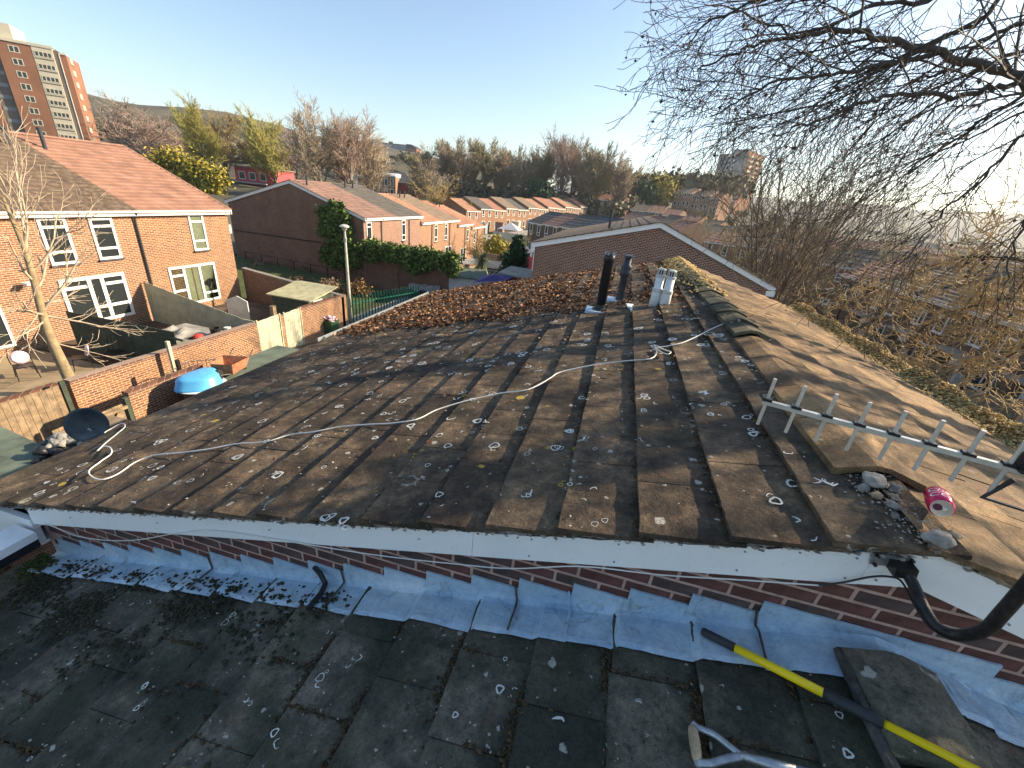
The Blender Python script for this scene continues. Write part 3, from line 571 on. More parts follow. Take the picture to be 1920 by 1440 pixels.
# ---- left tower block
TZ = -6; tw = thing('tower_block', 'tall brick tower block with white window panels at upper left', 'tower block', (-148.5-13.4, 98.5-13.4, TZ), R_(45))
def tower_left(t):
    H = 28.6; L = 19.0
    part(MB().box((-8,0,-3),(3.2,12,H)), 'wall', 'tower_brick', t); part(MB().box((3.2,.5,-3),(6.4,12,H-.6)), 'recess_wall', 'tower_brick_dark', t)
    part(MB().box((6.4,-.2,-3),(12.6,12,H)), 'wall', 'tower_brick', t); part(MB().box((12.6,-.25,-3),(16.4,12,H+.1)), 'window_bay', 'tower_panel', t)
    part(MB().box((16.4,.1,-3),(17.4,12,H-.4)), 'wall', 'tower_brick_dark', t); part(MB().box((17.4,.9,-3),(L-.4,12,H-1.0)), 'wall', 'tower_brick', t)
    part(MB().box((-8,.8,H+.02),(9.6,10,H+3.4)), 'plant_room', 'tower_panel', t); part(MB().box((-8.2,-.1,H+.003),(16.6,12,H+.018)).box((6.2,-.4,H-.35),(16.6,-.26,H+.25)), 'parapet', 'tower_panel', t)
    part(MB().box((17.2,.7,H-1.0),(L-.3,.88,H-.6)), 'parapet', 'tower_panel', t); part(MB().box((17.35,.0,-3),(17.5,.09,H-1)), 'downpipe', 'white_far', t)
    for s in range(11):
        z = H-2.5-2.62*s
        for x in (8.4, .3, -5):
            window(t, x, z, 1.9, 1.45, cols=(.5,), bar=.17, mat='tower_panel', sill=False, y=-.2 if x > 6 else 0)
        window(t, 12.9, z+.1, 3.2, 1.15, cols=(.25,.5,.75), bar=.16, mat='tower_panel', sill=False, y=-.25)
        part(MB().box((12.8,-.30,z-.42),(16.2,-.26,z-.18)), 'panel', 'tower_brick_dark', t)
        part(MB().box((L-.39,3,z),(L-.2,5,z+1.3)), 'balcony', 'tower_panel', t)
        part(MB().box((3.6,.44,z+.1),(6.0,.49,z+.9)), 'vent_grille', 'grey_block', t)
tower_left(tw)
# ---- right far tower
p = ony(1333, 352, 330); tr = thing('tower_block', 'distant grey tower block with sunlit balcony side on the right skyline', 'tower block', (p[0], p[1], p[2]-4), R_(-38))
H = 25
part(MB().box((0,0,-20),(9,9,H-1)), 'wall', 'grey_block', tr); part(MB().box((9.01,-1.2,-20),(19,9,H+1.3)), 'wall', 'grey_block', tr); part(MB().box((9.8,9.01,-20),(18,21,H-1)), 'wall', 'brick_far', tr)
part(MB().box((19.01,-1.0,-20),(19.4,20,H)), 'wall', 'brick_far', tr)
for s in range(9):
    z = H-2.6-2.7*s
    part(MB().box((19.41,.5,z-.3),(20.6,4.5,z+.7)), 'balcony', 'tower_panel', tr); part(MB().box((19.41,8.5,z-.3),(20.6,12.5,z+.7)), 'balcony', 'tower_panel', tr); part(MB().box((19.41,15.5,z-.3),(20.6,18.5,z+.7)), 'balcony', 'tower_panel', tr)
    part(MB().box((19.41,5.3,z),(19.5,7.6,z+1.2)), 'window', 'glass', tr); part(MB().box((6.2,-.06,z),(7.9,-.01,z+1.2)), 'window', 'white_far', tr); part(MB().box((10.2,-1.26,z),(11.6,-1.21,z+1.2)), 'window', 'white_far', tr)
#PART3
# ================================================================ OUR TERRACE: upper roof (two houses) and lower roof in front
GAU, TW = .363, .380
XR, XL, XE = 1.37, -4.95, 4.42               # ridge, left eave, right eave
rng = np.random.default_rng(7); rnd = random.Random(11)
_tc = {}
def tile_mesh(w, var, mat):
    key = (round(w, 2), var, mat)
    if key in _tc: return _tc[key]
    q = random.Random(var*31+int(w*100)); n = 5; T = .024; L = GAU+.004; vs = []; fs = []
    for j, (yy, zt) in enumerate(((-.06, -.004), (L*.5, .016), (L-.006, .0355), (L, .0315))):
        for i in range(n+1):
            x = .002+(w-.004)*i/n; jit = q.uniform(-.003, .0025) if j >= 2 else 0
            ed = .0
            if j == 3 and q.random() < .22: jit -= q.uniform(.002, .009)
            if i in (0, n): ed = -.002
            vs.append((x+(q.uniform(-.0015,.0015) if i in (0,n) else 0), yy+jit, zt+ed+q.uniform(-.0006,.0006)))
    m = n+1
    for j in range(3):
        for i in range(n): a = j*m+i; fs.append((a, a+1, a+m+1, a+m))
    o = len(vs)                                # underside edge ring
    for i in range(n+1): x, y, z = vs[3*m+i]; vs.append((x, y-.001, .003))
    for i in range(n): fs.append((3*m+i, 3*m+i+1, o+i+1, o+i))
    o2 = len(vs); vs += [(.002,-.06,-.026), (w-.002,-.06,-.026)]
    fs.append((0, m, 2*m, 3*m, o, o2)); fs.append((n, o2+1, o+n, 3*m+n, 2*m+n, m+n)); fs.append((o, o+n, o2+1, o2)[::-1])
    fs = [tuple(reversed(f)) if False else f for f in fs]
    me = bpy.data.meshes.new('roof_tile'); me.from_pydata(vs, [], fs); me.materials.append(MAT[mat]); me.update(); _tc[key] = me; return me
def lay(parent, off, side, Y0, Y1, ridge, n, mat, k0=0, phase=0, limit=None, skip=(), jit=1.0):
    """tiles as parts; side -1 = left slope, +1 = right slope"""
    d = Vector((side*cS, 0, -sS)); X = Vector((0, 1, 0)) if side < 0 else Vector((0, -1, 0)); Zn = X.cross(d); made = 0; ox, oy, oz = off
    for k in range(k0, n):
        s0 = GAU*k; st = Y0-(TW*.5 if (k+phase) % 2 else 0)
        i = 0
        while True:
            a, b = st+i*TW, st+(i+1)*TW; i += 1
            if a >= Y1-.03: break
            a, b = max(a, Y0), min(b, Y1)
            if b-a < .05 or (k, i) in skip: continue
            w = b-a; me = tile_mesh(w, rnd.randrange(5) if w > .3 else 0, mat)
            org = Vector(ridge)+d*(s0+rnd.uniform(-.003,.003)*jit)+Zn*(-.014+rnd.uniform(-.0015,.003)*jit)
            org.y = a if side < 0 else b
            M = Matrix((( X.x, d.x, Zn.x, org.x-ox), (X.y, d.y, Zn.y, org.y-oy), (X.z, d.z, Zn.z, org.z-oz), (0,0,0,1)))
            M = M@Matrix.Rotation(rnd.gauss(0, .0035)*jit, 4, 'Z')@Matrix.Rotation(rnd.gauss(0, .0022)*jit, 4, 'Y')
            link('roof_tile', me, parent, M); made += 1
    return made
def lay_joined(parent, off, side, Y0, Y1, ridge, k0, n, mat):
    mb = MB(); d = np.array((side*cS, 0, -sS)); Zn = np.array((side*sS, 0, cS))
    for k in range(k0, n):
        st = Y0-(TW*.5 if k % 2 else 0); i = 0
        while True:
            a, b = st+i*TW, st+(i+1)*TW; i += 1
            if a >= Y1-.03: break
            a, b = max(a, Y0)+.002, min(b, Y1)-.002
            if b-a < .05: continue
            p = np.array(ridge)-np.array(off)
            q0 = p+d*(GAU*k-.05)+Zn*(-.018+rnd.uniform(-.002,.002)); q1 = p+d*(GAU*(k+1)+.003)+Zn*(.018+rnd.uniform(-.002,.002))
            P = [q0-Zn*.02, q0, q1, q1-Zn*.022]; P = [(v[0], a-off[1], v[2]) for v in P]
            mb.prism(P if side > 0 else P[::-1], (0, b-a, 0))
    return part(mb, 'roof_tiles', mat, parent, 'stuff')
def slope_slab(parent, off, side, Y0, Y1, ridge, L, mat='mortar_dark'):
    d = np.array((side*cS, 0, -sS)); Zn = np.array((side*sS, 0, cS)); p = np.array(ridge)-np.array(off)
    P = [p-Zn*.045, p+d*L-Zn*.045, p+d*L-Zn*.10, p-Zn*.10]; P = [(v[0], Y0-off[1], v[2]) for v in P]
    part(MB().prism(P if side < 0 else P[::-1], (0, Y1-Y0, 0)), 'roof_deck', mat, parent)
def ridge_tile(parent, off, y0, L, x, z, mat, lift=.03, hw=.155, tilt=0.0, yaw=0.0, label=None):
    T = .022; sl = .30; P = [(-hw, -hw*sl), (-.03, -.004), (.03, -.004), (hw, -hw*sl)]; Q = [(a, b-T*1.2-(.012 if abs(a) > .1 else 0)) for a, b in P][::-1]
    mb = MB(); n = 4; vs = []; q = random.Random(int(y0*100))
    poly = P+Q; m = len(poly)
    for j in range(n+1):
        for a, b in poly: vs.append((a+q.uniform(-.003,.003), L*j/n, b+q.uniform(-.003,.003)))
    fs = [(j*m+i, (j+1)*m+i, (j+1)*m+(i+1) % m, j*m+(i+1) % m) for j in range(n) for i in range(m)]+[tuple(range(m)), tuple(range(n*m+m-1, n*m-1, -1))]
    mb.add(vs, fs); me = mb.mesh('ridge_tile', mat)
    M = Matrix.Translation((x-off[0], y0-off[1], z+lift-off[2]))@Matrix.Rotation(yaw, 4, 'Z')@Matrix.Rotation(tilt, 4, 'X')
    return link('ridge_tile', me, parent, M, None, label)

Y0u, Y1u, Y2u = 1.50, 6.20, 11.0
OF1 = (0, 3.8, -8.1); OF2 = (0, 8.6, -8.1); OF0 = (0, -1.0, -8.2)
h1 = thing('terraced_house', 'upper terraced house, its lichened tile roof with white barge board filling the middle', 'house', OF1, 0, 'our stepped terrace')
h2 = thing('terraced_house', 'adjoining terraced house further along the same ridge, its roof deep in dead leaves', 'house', OF2, 0, 'our stepped terrace')
h0 = thing('terraced_house', 'lower terraced house in shade whose dark damp roof lies in the foreground', 'house', OF0, 0, 'our stepped terrace')
RU = (XR, 0, zu(XR)); RL = (XR, 0, zl(XR))
lay(h1, OF1, -1, Y0u, Y1u, RU, 18, 'tile_upper'); lay(h1, OF1, 1, Y0u, Y1u, RU, 4, 'tile_sunlit'); lay_joined(h1, OF1, 1, Y0u, Y1u, RU, 4, 9, 'tile_sunlit')
lay(h2, OF2, -1, Y1u+.003, Y2u, RU, 18, 'tile_upper', jit=2.0); lay(h2, OF2, 1, Y1u+.003, Y2u, RU, 4, 'tile_sunlit'); lay_joined(h2, OF2, 1, Y1u+.003, Y2u, RU, 4, 9, 'tile_sunlit')
for h, of, a, b in ((h1, OF1, Y0u+.06, Y1u-.002), (h2, OF2, Y1u+.002, Y2u-.05)):
    slope_slab(h, of, -1, a, b, RU, 6.55); slope_slab(h, of, 1, a, b, RU, 3.16)
    a2, b2 = max(a, 1.59), b
    part(MB().prism([(-4.1-of[0], a2-of[1], -.6), (3.6-of[0], a2-of[1], -.6), (3.6-of[0], a2-of[1], zu(3.6)-.15-of[2]), (XR-of[0], a2-of[1], zu(XR)-.13-of[2]), (-4.1-of[0], a2-of[1], zu(-4.1)-.13-of[2])], (0, b2-a2, 0)), 'wall', 'brick_brown', h)
    part(MB().box((-4.98,a2-of[1],zu(-4.95)-.16-of[2]),(-4.94,b2-of[1],zu(-4.95)-.02-of[2])).box((-4.94,a2-of[1],zu(-4.95)-.16-of[2]),(-4.1,b2-of[1],zu(-4.95)-.14-of[2])), 'fascia', 'flue_grey', h)
    g = MB().prism([(-5.12,a-of[1],zu(-4.95)-.10-of[2]),(-5.12,a-of[1],zu(-4.95)+.0-of[2]),(-5.10,a-of[1],zu(-4.95)-.0-of[2]),(-5.10,a-of[1],zu(-4.95)-.08-of[2]),(-5.0,a-of[1],zu(-4.95)-.08-of[2]),(-5.0,a-of[1],zu(-4.95)-.10-of[2])][::-1], (0, b-a, 0))
    gp = part(g, 'gutter', 'grey_metal' if h is h2 else 'black_plastic', h)
    if h is h1: gp.location = (.07, 0, -.10)
    part(MB().box((4.45,a-of[1],zu(4.42)-.14-of[2]),(4.6,b-of[1],zu(4.42)-.03-of[2])), 'gutter', 'grey_metal', h)
# ridge tiles: missing between 3.0 and 4.25 and at the verge
ridge_tile(h1, OF1, 3.02, .60, XR, zu(XR), 'tile_sunlit', .026, .16); ridge_tile(h1, OF1, 3.64, .58, XR, zu(XR), 'tile_sunlit', .028, .16); ridge_tile(h1, OF1, 1.98, .52, XR, zu(XR), 'tile_sunlit', .045, .19); ridge_tile(h1, OF1, 2.52, .46, XR, zu(XR), 'tile_sunlit', .040, .18)
y = 4.25; i = 0
while y < Y2u-.3:
    L = .44; h, of = (h1, OF1) if y+L/2 < Y1u else (h2, OF2)
    ridge_tile(h, of, y, L, XR+rnd.uniform(-.01,.01), zu(XR), 'ridge_mossy', .066+rnd.uniform(-.006,.010), .165, rnd.uniform(-.055,-.03), rnd.uniform(-.03,.03)); y += .452; i += 1
# verge mortar, undercloak, board
def verge_strip(parent, off, xa, xb, zf, seed, mat, zt, zb, ya, yb, step=.035, amp=.012):
    q = random.Random(seed); n = int(abs(xb-xa)/step); vs = []; fs = []
    for i in range(n+1):
        x = xa+(xb-xa)*i/n; top = zf(x)+zt; bot = zf(x)+zb
        for j in range(4):
            t = j/3; z = top+(bot-top)*t+(q.uniform(-amp, amp) if j else 0)
            yy = ya+(yb-ya)*(0 if j in (1,2) else .25)+q.uniform(-.006,.008)
            vs.append((x-off[0], yy-off[1], z-off[2]))
        vs.append((x-off[0], yb-off[1], bot-off[2])); vs.append((x-off[0], yb-off[1], top-off[2]))
    for i in range(n):
        for j in range(6): a = i*6+j; b = i*6+(j+1) % 6; fs.append((a, b, b+6, a+6))
    fs += [tuple(range(6)), tuple(range(n*6+5, n*6-1, -1))]
    mb = MB().add(vs, fs); return part(mb, 'verge_mortar', mat, parent)
verge_strip(h1, OF1, -4.9, XR, zu, 3, 'mortar_grey', -.018, -.050, 1.512, 1.62); verge_strip(h1, OF1, XR+.002, 4.4, zu, 4, 'mortar_warm', -.018, -.052, 1.512, 1.62)  # right strip: sunlight put into a lighter, warmer mortar colour
verge_strip(h1, OF1, -4.9, XR, lambda x: zu(x), 5, 'mortar_dark', -.046, -.062, 1.527, 1.62, .06, .006)
P = []
for i in range(520):
    x = rng.uniform(-4.8, 1.5); P.append((x, 1.517+rng.uniform(-.012,.012), zu(x)-rng.uniform(.028,.058)))
link('mortar_crumbs', blobs('mortar_crumbs', 'grit', np.array(P)-np.array(OF1), .011, rng, .6), h1, None, 'stuff')
def board(xa, xb, yy=1.532, top=-.055, bot=-.228, name='barge_board', ea=0, eb=0):
    o = OF1; x0, x1 = xa, xb
    P = [(x0+ea-o[0], yy-o[1], zu(x0)+bot-o[2]), (x1+eb-o[0], yy-o[1], zu(x1)+bot-o[2]), (x1-o[0], yy-o[1], zu(x1)+top-o[2]), (x0-o[0], yy-o[1], zu(x0)+top-o[2])]
    return part(MB().prism(P, (0, .026, 0)), name, 'white_board', h1)
board(-4.10, -.45); board(-.447, 1.18, 1.530); board(1.183, XR, 1.532, eb=0); board(XR, 3.2, 1.532); board(3.203, 4.45, 1.530)
for x in (-3.6,-2.7,-1.75,-.75,-.15,.25,.75,1.13,1.23,1.7,2.3,3.0):
    for dz in ((-.085, -.195) if x > -.5 else (-.13,)):
        o = OF1; M = Matrix.Translation((x-o[0], 1.528-o[1], zu(x)+dz-o[2]))@Matrix.Rotation(R_(90), 4, 'X'); link('screw', MB().lathe([(.0045,-.002),(.0045,.003),(.002,.004)], 8).mesh('screw', 'grey_metal'), h1, M)
o = OF1; part(MB().box((-5.0,1.52-o[1],zu(-4.6)-.31-o[2]),(-4.105,1.56-o[1],zu(-4.6)-.045-o[2])).box((-5.0,1.56-o[1],zu(-4.6)-.31-o[2]),(-4.105,1.9-o[1],zu(-4.6)-.29-o[2])), 'box_end', 'white_board', h1)
# brick gable strip: every brick that can show between board and lead
wall_y = 1.582
mb = MB().prism([(-4.1, wall_y-.004-o[1], zl(-4.1)-.5-o[2]), (3.6, wall_y-.004-o[1], zl(3.6)-.5-o[2]), (3.6, wall_y-.004-o[1], zu(3.6)-.10-o[2]), (XR, wall_y-.004-o[1], zu(XR)-.10-o[2]), (-4.1, wall_y-.004-o[1], zu(-4.1)-.10-o[2])], (0, .016, 0)); part(mb, 'gable_wall', 'mortar_pink', h1)
def brick_me(v):
    q = random.Random(v); vs = []
    L, Hh, dp, c = .2125, .0635, .05, .004
    for yy, e in ((0, c), (c, 0), (dp, 0)):
        for sx, sz in ((0,0),(1,0),(1,1),(0,1)): vs.append((sx*L+(e if sx == 0 else -e)+q.uniform(-.0015,.0015), yy+q.uniform(-.0006,.0012), sz*Hh+(e if sz == 0 else -e)+q.uniform(-.0015,.0015)))
    fs = [(0,1,2,3)]+[(j*4+i, (j+1)*4+i, (j+1)*4+(i+1) % 4, j*4+(i+1) % 4) for j in range(2) for i in range(4)]
    me = bpy.data.meshes.new('brick'); me.from_pydata(vs, [], fs); me.materials.append(MAT['brick_single' if v % 3 else 'brick_single_b']); me.update(); return me
BM = [brick_me(v) for v in range(6)]
for c in range(-48, -12):
    z = c*.075
    for i in range(-19, 17):
        x = i*.225+(.1125 if c % 2 else 0)
        if x < -4.08 or x > 3.5: continue
        lo, hi = x, x+.21
        vis = max(min(zu(lo), zu(hi))-.30, min(zu(lo), zu(hi))-.31); lowz = max(zl(lo), zl(hi))
        if z < max(zu(lo), zu(hi))-.20 and z+.065 < min(zu(lo), zu(hi))-.09 and z+.065 > min(zl(lo), zl(hi))+.02: link('brick', rnd.choice(BM), h1, Matrix.Translation((x-o[0], wall_y-.007-o[1], z-o[2])))
# ---- stepped lead flashing (belongs to the lower roof abutment)
LEAD_X = [e for e in (((.075*m_-.075+1.976)/.276) for m_ in range(-44, 1)) if -4.3 < e < 1.37]+[1.37+(-1.598-(.075*m_-.075))/.276 for m_ in range(-32, 1) if 1.37 < 1.37+(-1.598-(.075*m_-.075))/.276 < 3.8]
o = OF1
def lead_sheet(xa, xb, seed):
    q = np.random.default_rng(seed); s = 1 if xb <= XR+.01 else -1
    # upstand with steps cut to the brick courses
    xs = [xa]; x = xa; mb = MB(); c0 = math.floor((zl(xa)+.12)/.075)
    E_ = sorted([xa, xb]+[e for e in LEAD_X if xa+.03 < e < xb-.03]); n = len(E_)-1
    for j in range(n):
        a, b = E_[j], E_[j+1]; q_hi = b if s > 0 else a; nxt = [e for e in LEAD_X if (e >= q_hi-.031 if s > 0 else e <= q_hi+.031)]
        e_ = (min(nxt) if s > 0 else max(nxt)) if nxt else q_hi; top = zl(e_)+.098
        m = 5; F_ = []
        for i in range(m+1):
            x = a+(b-a)*i/m; zt = top+q.uniform(-.002,.002)
            yb_ = 1.568-.012-q.uniform(0,.004); F_.append(((x, yb_, zl(x)), (x, 1.5635+q.uniform(-.001,.001), zl(x)+.5*(zt-zl(x))), (x, 1.564, zt), (x, 1.573, zt+.002)))
        for i in range(m):
            P = [F_[i], F_[i+1]]
            for r in range(3): mb.add([tuple(np.array(P[0][r])-o), tuple(np.array(P[1][r])-o), tuple(np.array(P[1][r+1])-o), tuple(np.array(P[0][r+1])-o)], [(0,1,2,3)])
    # apron dressed over the tiles
    nx = max(6, int((xb-xa)/.03)); ny = 8; vs = []; wv = q.uniform(0, 6, 4)
    for i in range(nx+1):
        x = xa+(xb-xa)*i/nx; w = .20+.006*math.sin(x*9+wv[0])+q.uniform(-.002,.002)
        for j in range(ny+1):
            t = j/ny; y = 1.559-w*t
            s_ = (XR-x)*1.0/cS if x < XR else (x-XR)/cS; fr = (s_/GAU) % 1.0
            z = zl(x)+.012*math.exp(-t*5)+.009+.033*fr*(min(1, t*3))+.0012*math.sin(x*31+t*7+wv[1])+.0015*math.sin(x*13-t*9+wv[2])
            if j == ny: z -= .006
            if j == 0: y += .002; z += .01
            vs.append((x-o[0], y-o[1], z-o[2]))
    m = ny+1; fs = [(i*m+j, i*m+j+1, (i+1)*m+j+1, (i+1)*m+j)[::-1] for i in range(nx) for j in range(ny)]
    mb.add(vs, fs); part(mb, 'lead_sheet', 'lead', h1, smooth=False)
xs = [-4.05,-3.2,-2.35,-1.27,-.18,.10,.93,1.37]
for i in range(len(xs)-1): lead_sheet(xs[i]-.004, xs[i+1]+.004, i)
for a, b in ((1.37,1.62),(1.62,1.9),(1.9,2.9),(2.9,3.55)): lead_sheet(a-.003, b+.003, int(a*10))
for x, nm in ((-.18, 1), (.10, 0), (-2.35,1), (-1.27, 1), (.93, 1)):           # welted joints
    mb = MB(); P = [(x-.02, 1.559, zl(x)+.12), (x, 1.554, zl(x)+.03), (x+.004, 1.52, zl(x)+.036), (x-.004, 1.37, zl(x)+.038)]
    part(MB().tube([np.array(p)-o for p in P], .006, 5), 'lead_seam', 'lead' if nm == 0 else 'mortar_dark', h1)
# black pipe elbow lying over the lead
P = [ony(589,1064,1.555), ony(601,1076,1.53), onroof(610,1094,-1.925), onroof(602,1112,-1.93), onroof(577,1142,-1.93)]
solo(MB().tube(P, [.014,.017,.017,.017,.016], 8), 'cable_duct', 'black_plastic', 'short black duct bent over the lead flashing', 'duct')

# ---- lower roof tiles
lay(h0, OF0, -1, -1.6, 1.55, RL, 16, 'tile_lower', phase=1, jit=1.6); lay(h0, OF0, 1, -1.6, 1.55, RL, 8, 'tile_lower', phase=1)
slope_slab(h0, OF0, -1, -1.6, 1.55, RL, 5.8); slope_slab(h0, OF0, 1, -1.6, 1.55, RL, 2.95)
o = OF0; part(MB().prism([(-4.0, -.6, -.7), (3.6, -.6, -.7), (3.6, -.6, zl(3.6)-.15-o[2]), (XR, -.6, zl(XR)-.13-o[2]), (-4.0, -.6, zl(-4.0)-.13-o[2])], (0, 3.16, 0)), 'wall', 'brick_brown', h0)
ridge_tile(h0, OF0, 1.07, .38, XR, zl(XR), 'tile_lower', .075, .165, .02); ridge_tile(h0, OF0, .52, .46, XR, zl(XR), 'tile_lower', .06, .165, .02)
y = .05
while y > -1.5: ridge_tile(h0, OF0, y, .46, XR, zl(XR), 'tile_lower', .06, .165); y -= .47
def path_part(name, mat, P, r, parent, off, n=6): return part(MB().tube([np.array(p)-np.array(off) for p in P], r, n), name, mat, parent)
path_part('ridge_mortar', 'mortar_dark', [(XR-.165,1.46,zl(XR)-.0),(XR-.175,1.2,zl(XR)+.0),(XR-.17,1.02,zl(XR)),(XR-.16,.9,zl(XR)-.01)], .022, h0, OF0, 7)
path_part('ridge_mortar', 'mortar_grey', [(XR-.17,1.0,zl(XR)+.01),(XR-.08,.995,zl(XR)+.045),(XR,.99,zl(XR)+.06),(XR+.1,.99,zl(XR)+.045),(XR+.2,.98,zl(XR))], .016, h0, OF0, 7)
path_part('ridge_mortar', 'mortar_grey', [(XR-.175,.98,zl(XR)-.005),(XR-.175,.75,zl(XR)-.005),(XR-.17,.5,zl(XR)-.005)], .018, h0, OF0, 7)
o = OF0
part(MB().box((-4.26-o[0],.2-o[1],-2.84-o[2]),(-4.02-o[0],1.49-o[1],-2.77-o[2])), 'gutter', 'white_board', h0); part(MB().box((-4.25-o[0],.2-o[1],-2.92-o[2]),(-4.03-o[0],1.49-o[1],-2.843-o[2])), 'gutter_shade_box', 'black_plastic', h0)  # black box under the white gutter stands in for its shade

# ---- litter, moss, crumbs on the roofs (uncountable)
def on_left(Y, x, zf, up=.01): return np.stack([x, Y, np.vectorize(zf)(x)+up], 1)
tails = [XR-cS*GAU*(k+1) for k in range(17)]
# moss and litter lying in the step of every course, upper roof
n = 9000; k = rng.integers(0, 17, n); x = np.array(tails)[k]-np.abs(rng.normal(0, .018, n))-.004; Y = rng.uniform(1.5, 6.2, n)
dens = np.sin(Y*3.1+k*1.7)+.6*np.sin(Y*7.7+k*5.1)+rng.normal(0,.35,n); keep = dens > .1; x, Y = x[keep], Y[keep]
tag(link('moss_in_steps', blobs('moss_in_steps', 'moss_litter', on_left(Y, x, zu, .002), .0085, rng, .6)), 'crumbs of dead moss caught along the tile steps of the upper roof', 'moss')['kind'] = 'stuff'
# leaf litter on the further house
n = 46000; Y = rng.uniform(6.15, 11.0, n); x = rng.uniform(-4.95, 1.0, n)
e = 6.25+.12*np.sin(x*5)+.1*rng.normal(size=n)
cl = np.sin(x*2.1+1)*np.cos(Y*1.9)+.7*np.sin(x*5.3-Y*3.1)
s_c = ((XR-x)/cS/GAU) % 1.0
p = np.where(x < -.3, .85, .26)*np.where(cl > .0, 1, .38)*np.where((s_c < .38) | (Y < 7.4), 1, .22)*np.clip((Y-e)*6, 0, 1); keep = rng.random(n) < p; x, Y = x[keep], Y[keep]
P = on_left(Y, x, zu, 0)+np.array([0,0,1])*rng.uniform(.0, .045, len(x))[:, None]*np.where(x < -.8, 1, .4)[:, None]
tag(link('leaf_litter', leaves('leaf_litter', 'dead_leaf', P, np.tile([-.27,0,.96], (len(P),1)), .040, rng, .55, .55, .35)), 'drifts of dead brown leaves covering the far left of the roof', 'leaves')['kind'] = 'stuff'
n = 2600; Y = rng.uniform(2.0, 6.3, n); x = rng.uniform(-4.9, 1.2, n); w = np.exp(-(6.3-Y)*1.3)+.04; keep = rng.random(n) < w
P = on_left(Y[keep], x[keep], zu, .022); tag(link('stray_leaves', leaves('stray_leaves', 'dead_leaf', P, np.tile([-.27,0,.96], (len(P),1)), .026, rng, .25, .5, .3)), 'stray dead leaves scattered on the cleared roof tiles', 'leaves')['kind'] = 'stuff'
# golden moss heaped along the right eave gutter and on the far ridge
n = 36000; Y = rng.uniform(1.5, 11.0, n); x = 4.28+rng.normal(0, .13, n); lump = .14+.03*np.sin(Y*4.3)+.02*np.sin(Y*11); z = np.vectorize(zu)(x)+rng.uniform(-.02, 1, n)*np.clip(lump+.05, .02, .28)*np.exp(-((x-4.30)/.18)**2)
tag(link('gutter_moss', blobs('gutter_moss', 'moss_gold', np.stack([x, Y, z], 1), .019, rng, .7)), 'golden moss heaped along the sunlit right eave', 'moss')['kind'] = 'stuff'
n = 3500; Y = rng.uniform(6.5, 11.0, n); x = XR+rng.normal(0, .17, n); keep = rng.random(n) < (Y-6.2)/4.5; x, Y = x[keep], Y[keep]
tag(link('ridge_moss', blobs('ridge_moss', 'moss_gold', np.stack([x, Y, np.vectorize(zu)(x)+.05+.02*rng.random(len(x))-.3*np.abs(x-XR)*.4], 1), .028, rng, .6)), 'yellow moss cushions on the far end of the ridge', 'moss')['kind'] = 'stuff'
# lower roof: black crumbs, moss in joints, pale crumbs
P = []
for i in range(6500):
    x = rng.normal(-3.0, .8); Y = 1.51-abs(rng.normal(0, .33)); 
    if math.sin(x*6.1+Y*4)*math.sin(Y*9-x*2.5)+rng.normal(0,.25) < .12: continue
    if x < -4.1 or x > -1.1: continue
    P.append((x, Y, zl(x)-.002+.034*(((XR-x)/cS/GAU) % 1)))
for i in range(420):
    x = rng.choice([-3.6,-3.3,-2.9,-2.4,-2.1,-1.7,-1.3])+rng.normal(0,.09); P.append((x, 1.42+rng.normal(0,.035), zl(x)+.036))
tag(link('black_moss', blobs('black_moss', 'moss_dark', P, .013, rng, .45)), 'black crumbs of moss strewn over the left of the lower roof', 'moss')['kind'] = 'stuff'
P = []; tl = [XR-cS*GAU*(k+1) for k in range(15)]
for i in range(20000):
    if i % 3: k = rng.integers(0, 12); x = tl[k]-abs(rng.normal(0, .020)); Y = rng.uniform(.25, 1.40)
    else:
        k = rng.integers(0, 12); x = XR-cS*GAU*(k+rng.random()); j = rng.integers(-2, 9); ph = 1 if (k+1) % 2 else 0
        Y = -1.6-(TW*.5 if (k+1) % 2 else 0)+TW*j+rng.normal(0, .008)
        if not .2 < Y < 1.40: continue
    if math.sin(x*7+Y*9)+rng.normal(0,.4) < -.05: continue
    P.append((x, Y, zl(x)-.006+.034*(((XR-x)/cS/GAU) % 1)))
tag(link('joint_moss', blobs('joint_moss', 'moss_litter', P, .0085, rng, .6)), 'moss and leaf crumbs packed in the joints of the lower roof', 'moss')['kind'] = 'stuff'
P = []
for i in range(420): x = rng.uniform(-3.6, 1.3); Y = rng.uniform(.25, 1.42); P.append((x, Y, zl(x)+.002+.03*(((XR-x)/cS/GAU) % 1)))
tag(link('pale_crumbs', blobs('pale_crumbs', 'grit', P, .0058, rng, .35)), 'pale chips of mortar scattered over the lower roof', 'mortar crumbs')['kind'] = 'stuff'
P = []
for i in range(500): x = rng.uniform(-4.7, 1.3); Y = rng.uniform(1.5, 5.0); P.append((x, Y, zu(x)+.002+.03*(((XR-x)/cS/GAU) % 1)))
tag(link('roof_grit', blobs('roof_grit', 'grit', P, .007, rng, .35)), 'pale grit scattered over the upper roof tiles', 'grit')['kind'] = 'stuff'
P = [( -4.05+abs(rng.normal(0,.12)), 1.48-abs(rng.normal(0,.10)), zl(-4.0)+.05+rng.random()*.04) for _ in range(500)]
tag(link('green_moss', blobs('green_moss', 'moss_green', P, .012, rng, .5)), 'green moss in the corner below the white gutter end', 'moss')['kind'] = 'stuff'
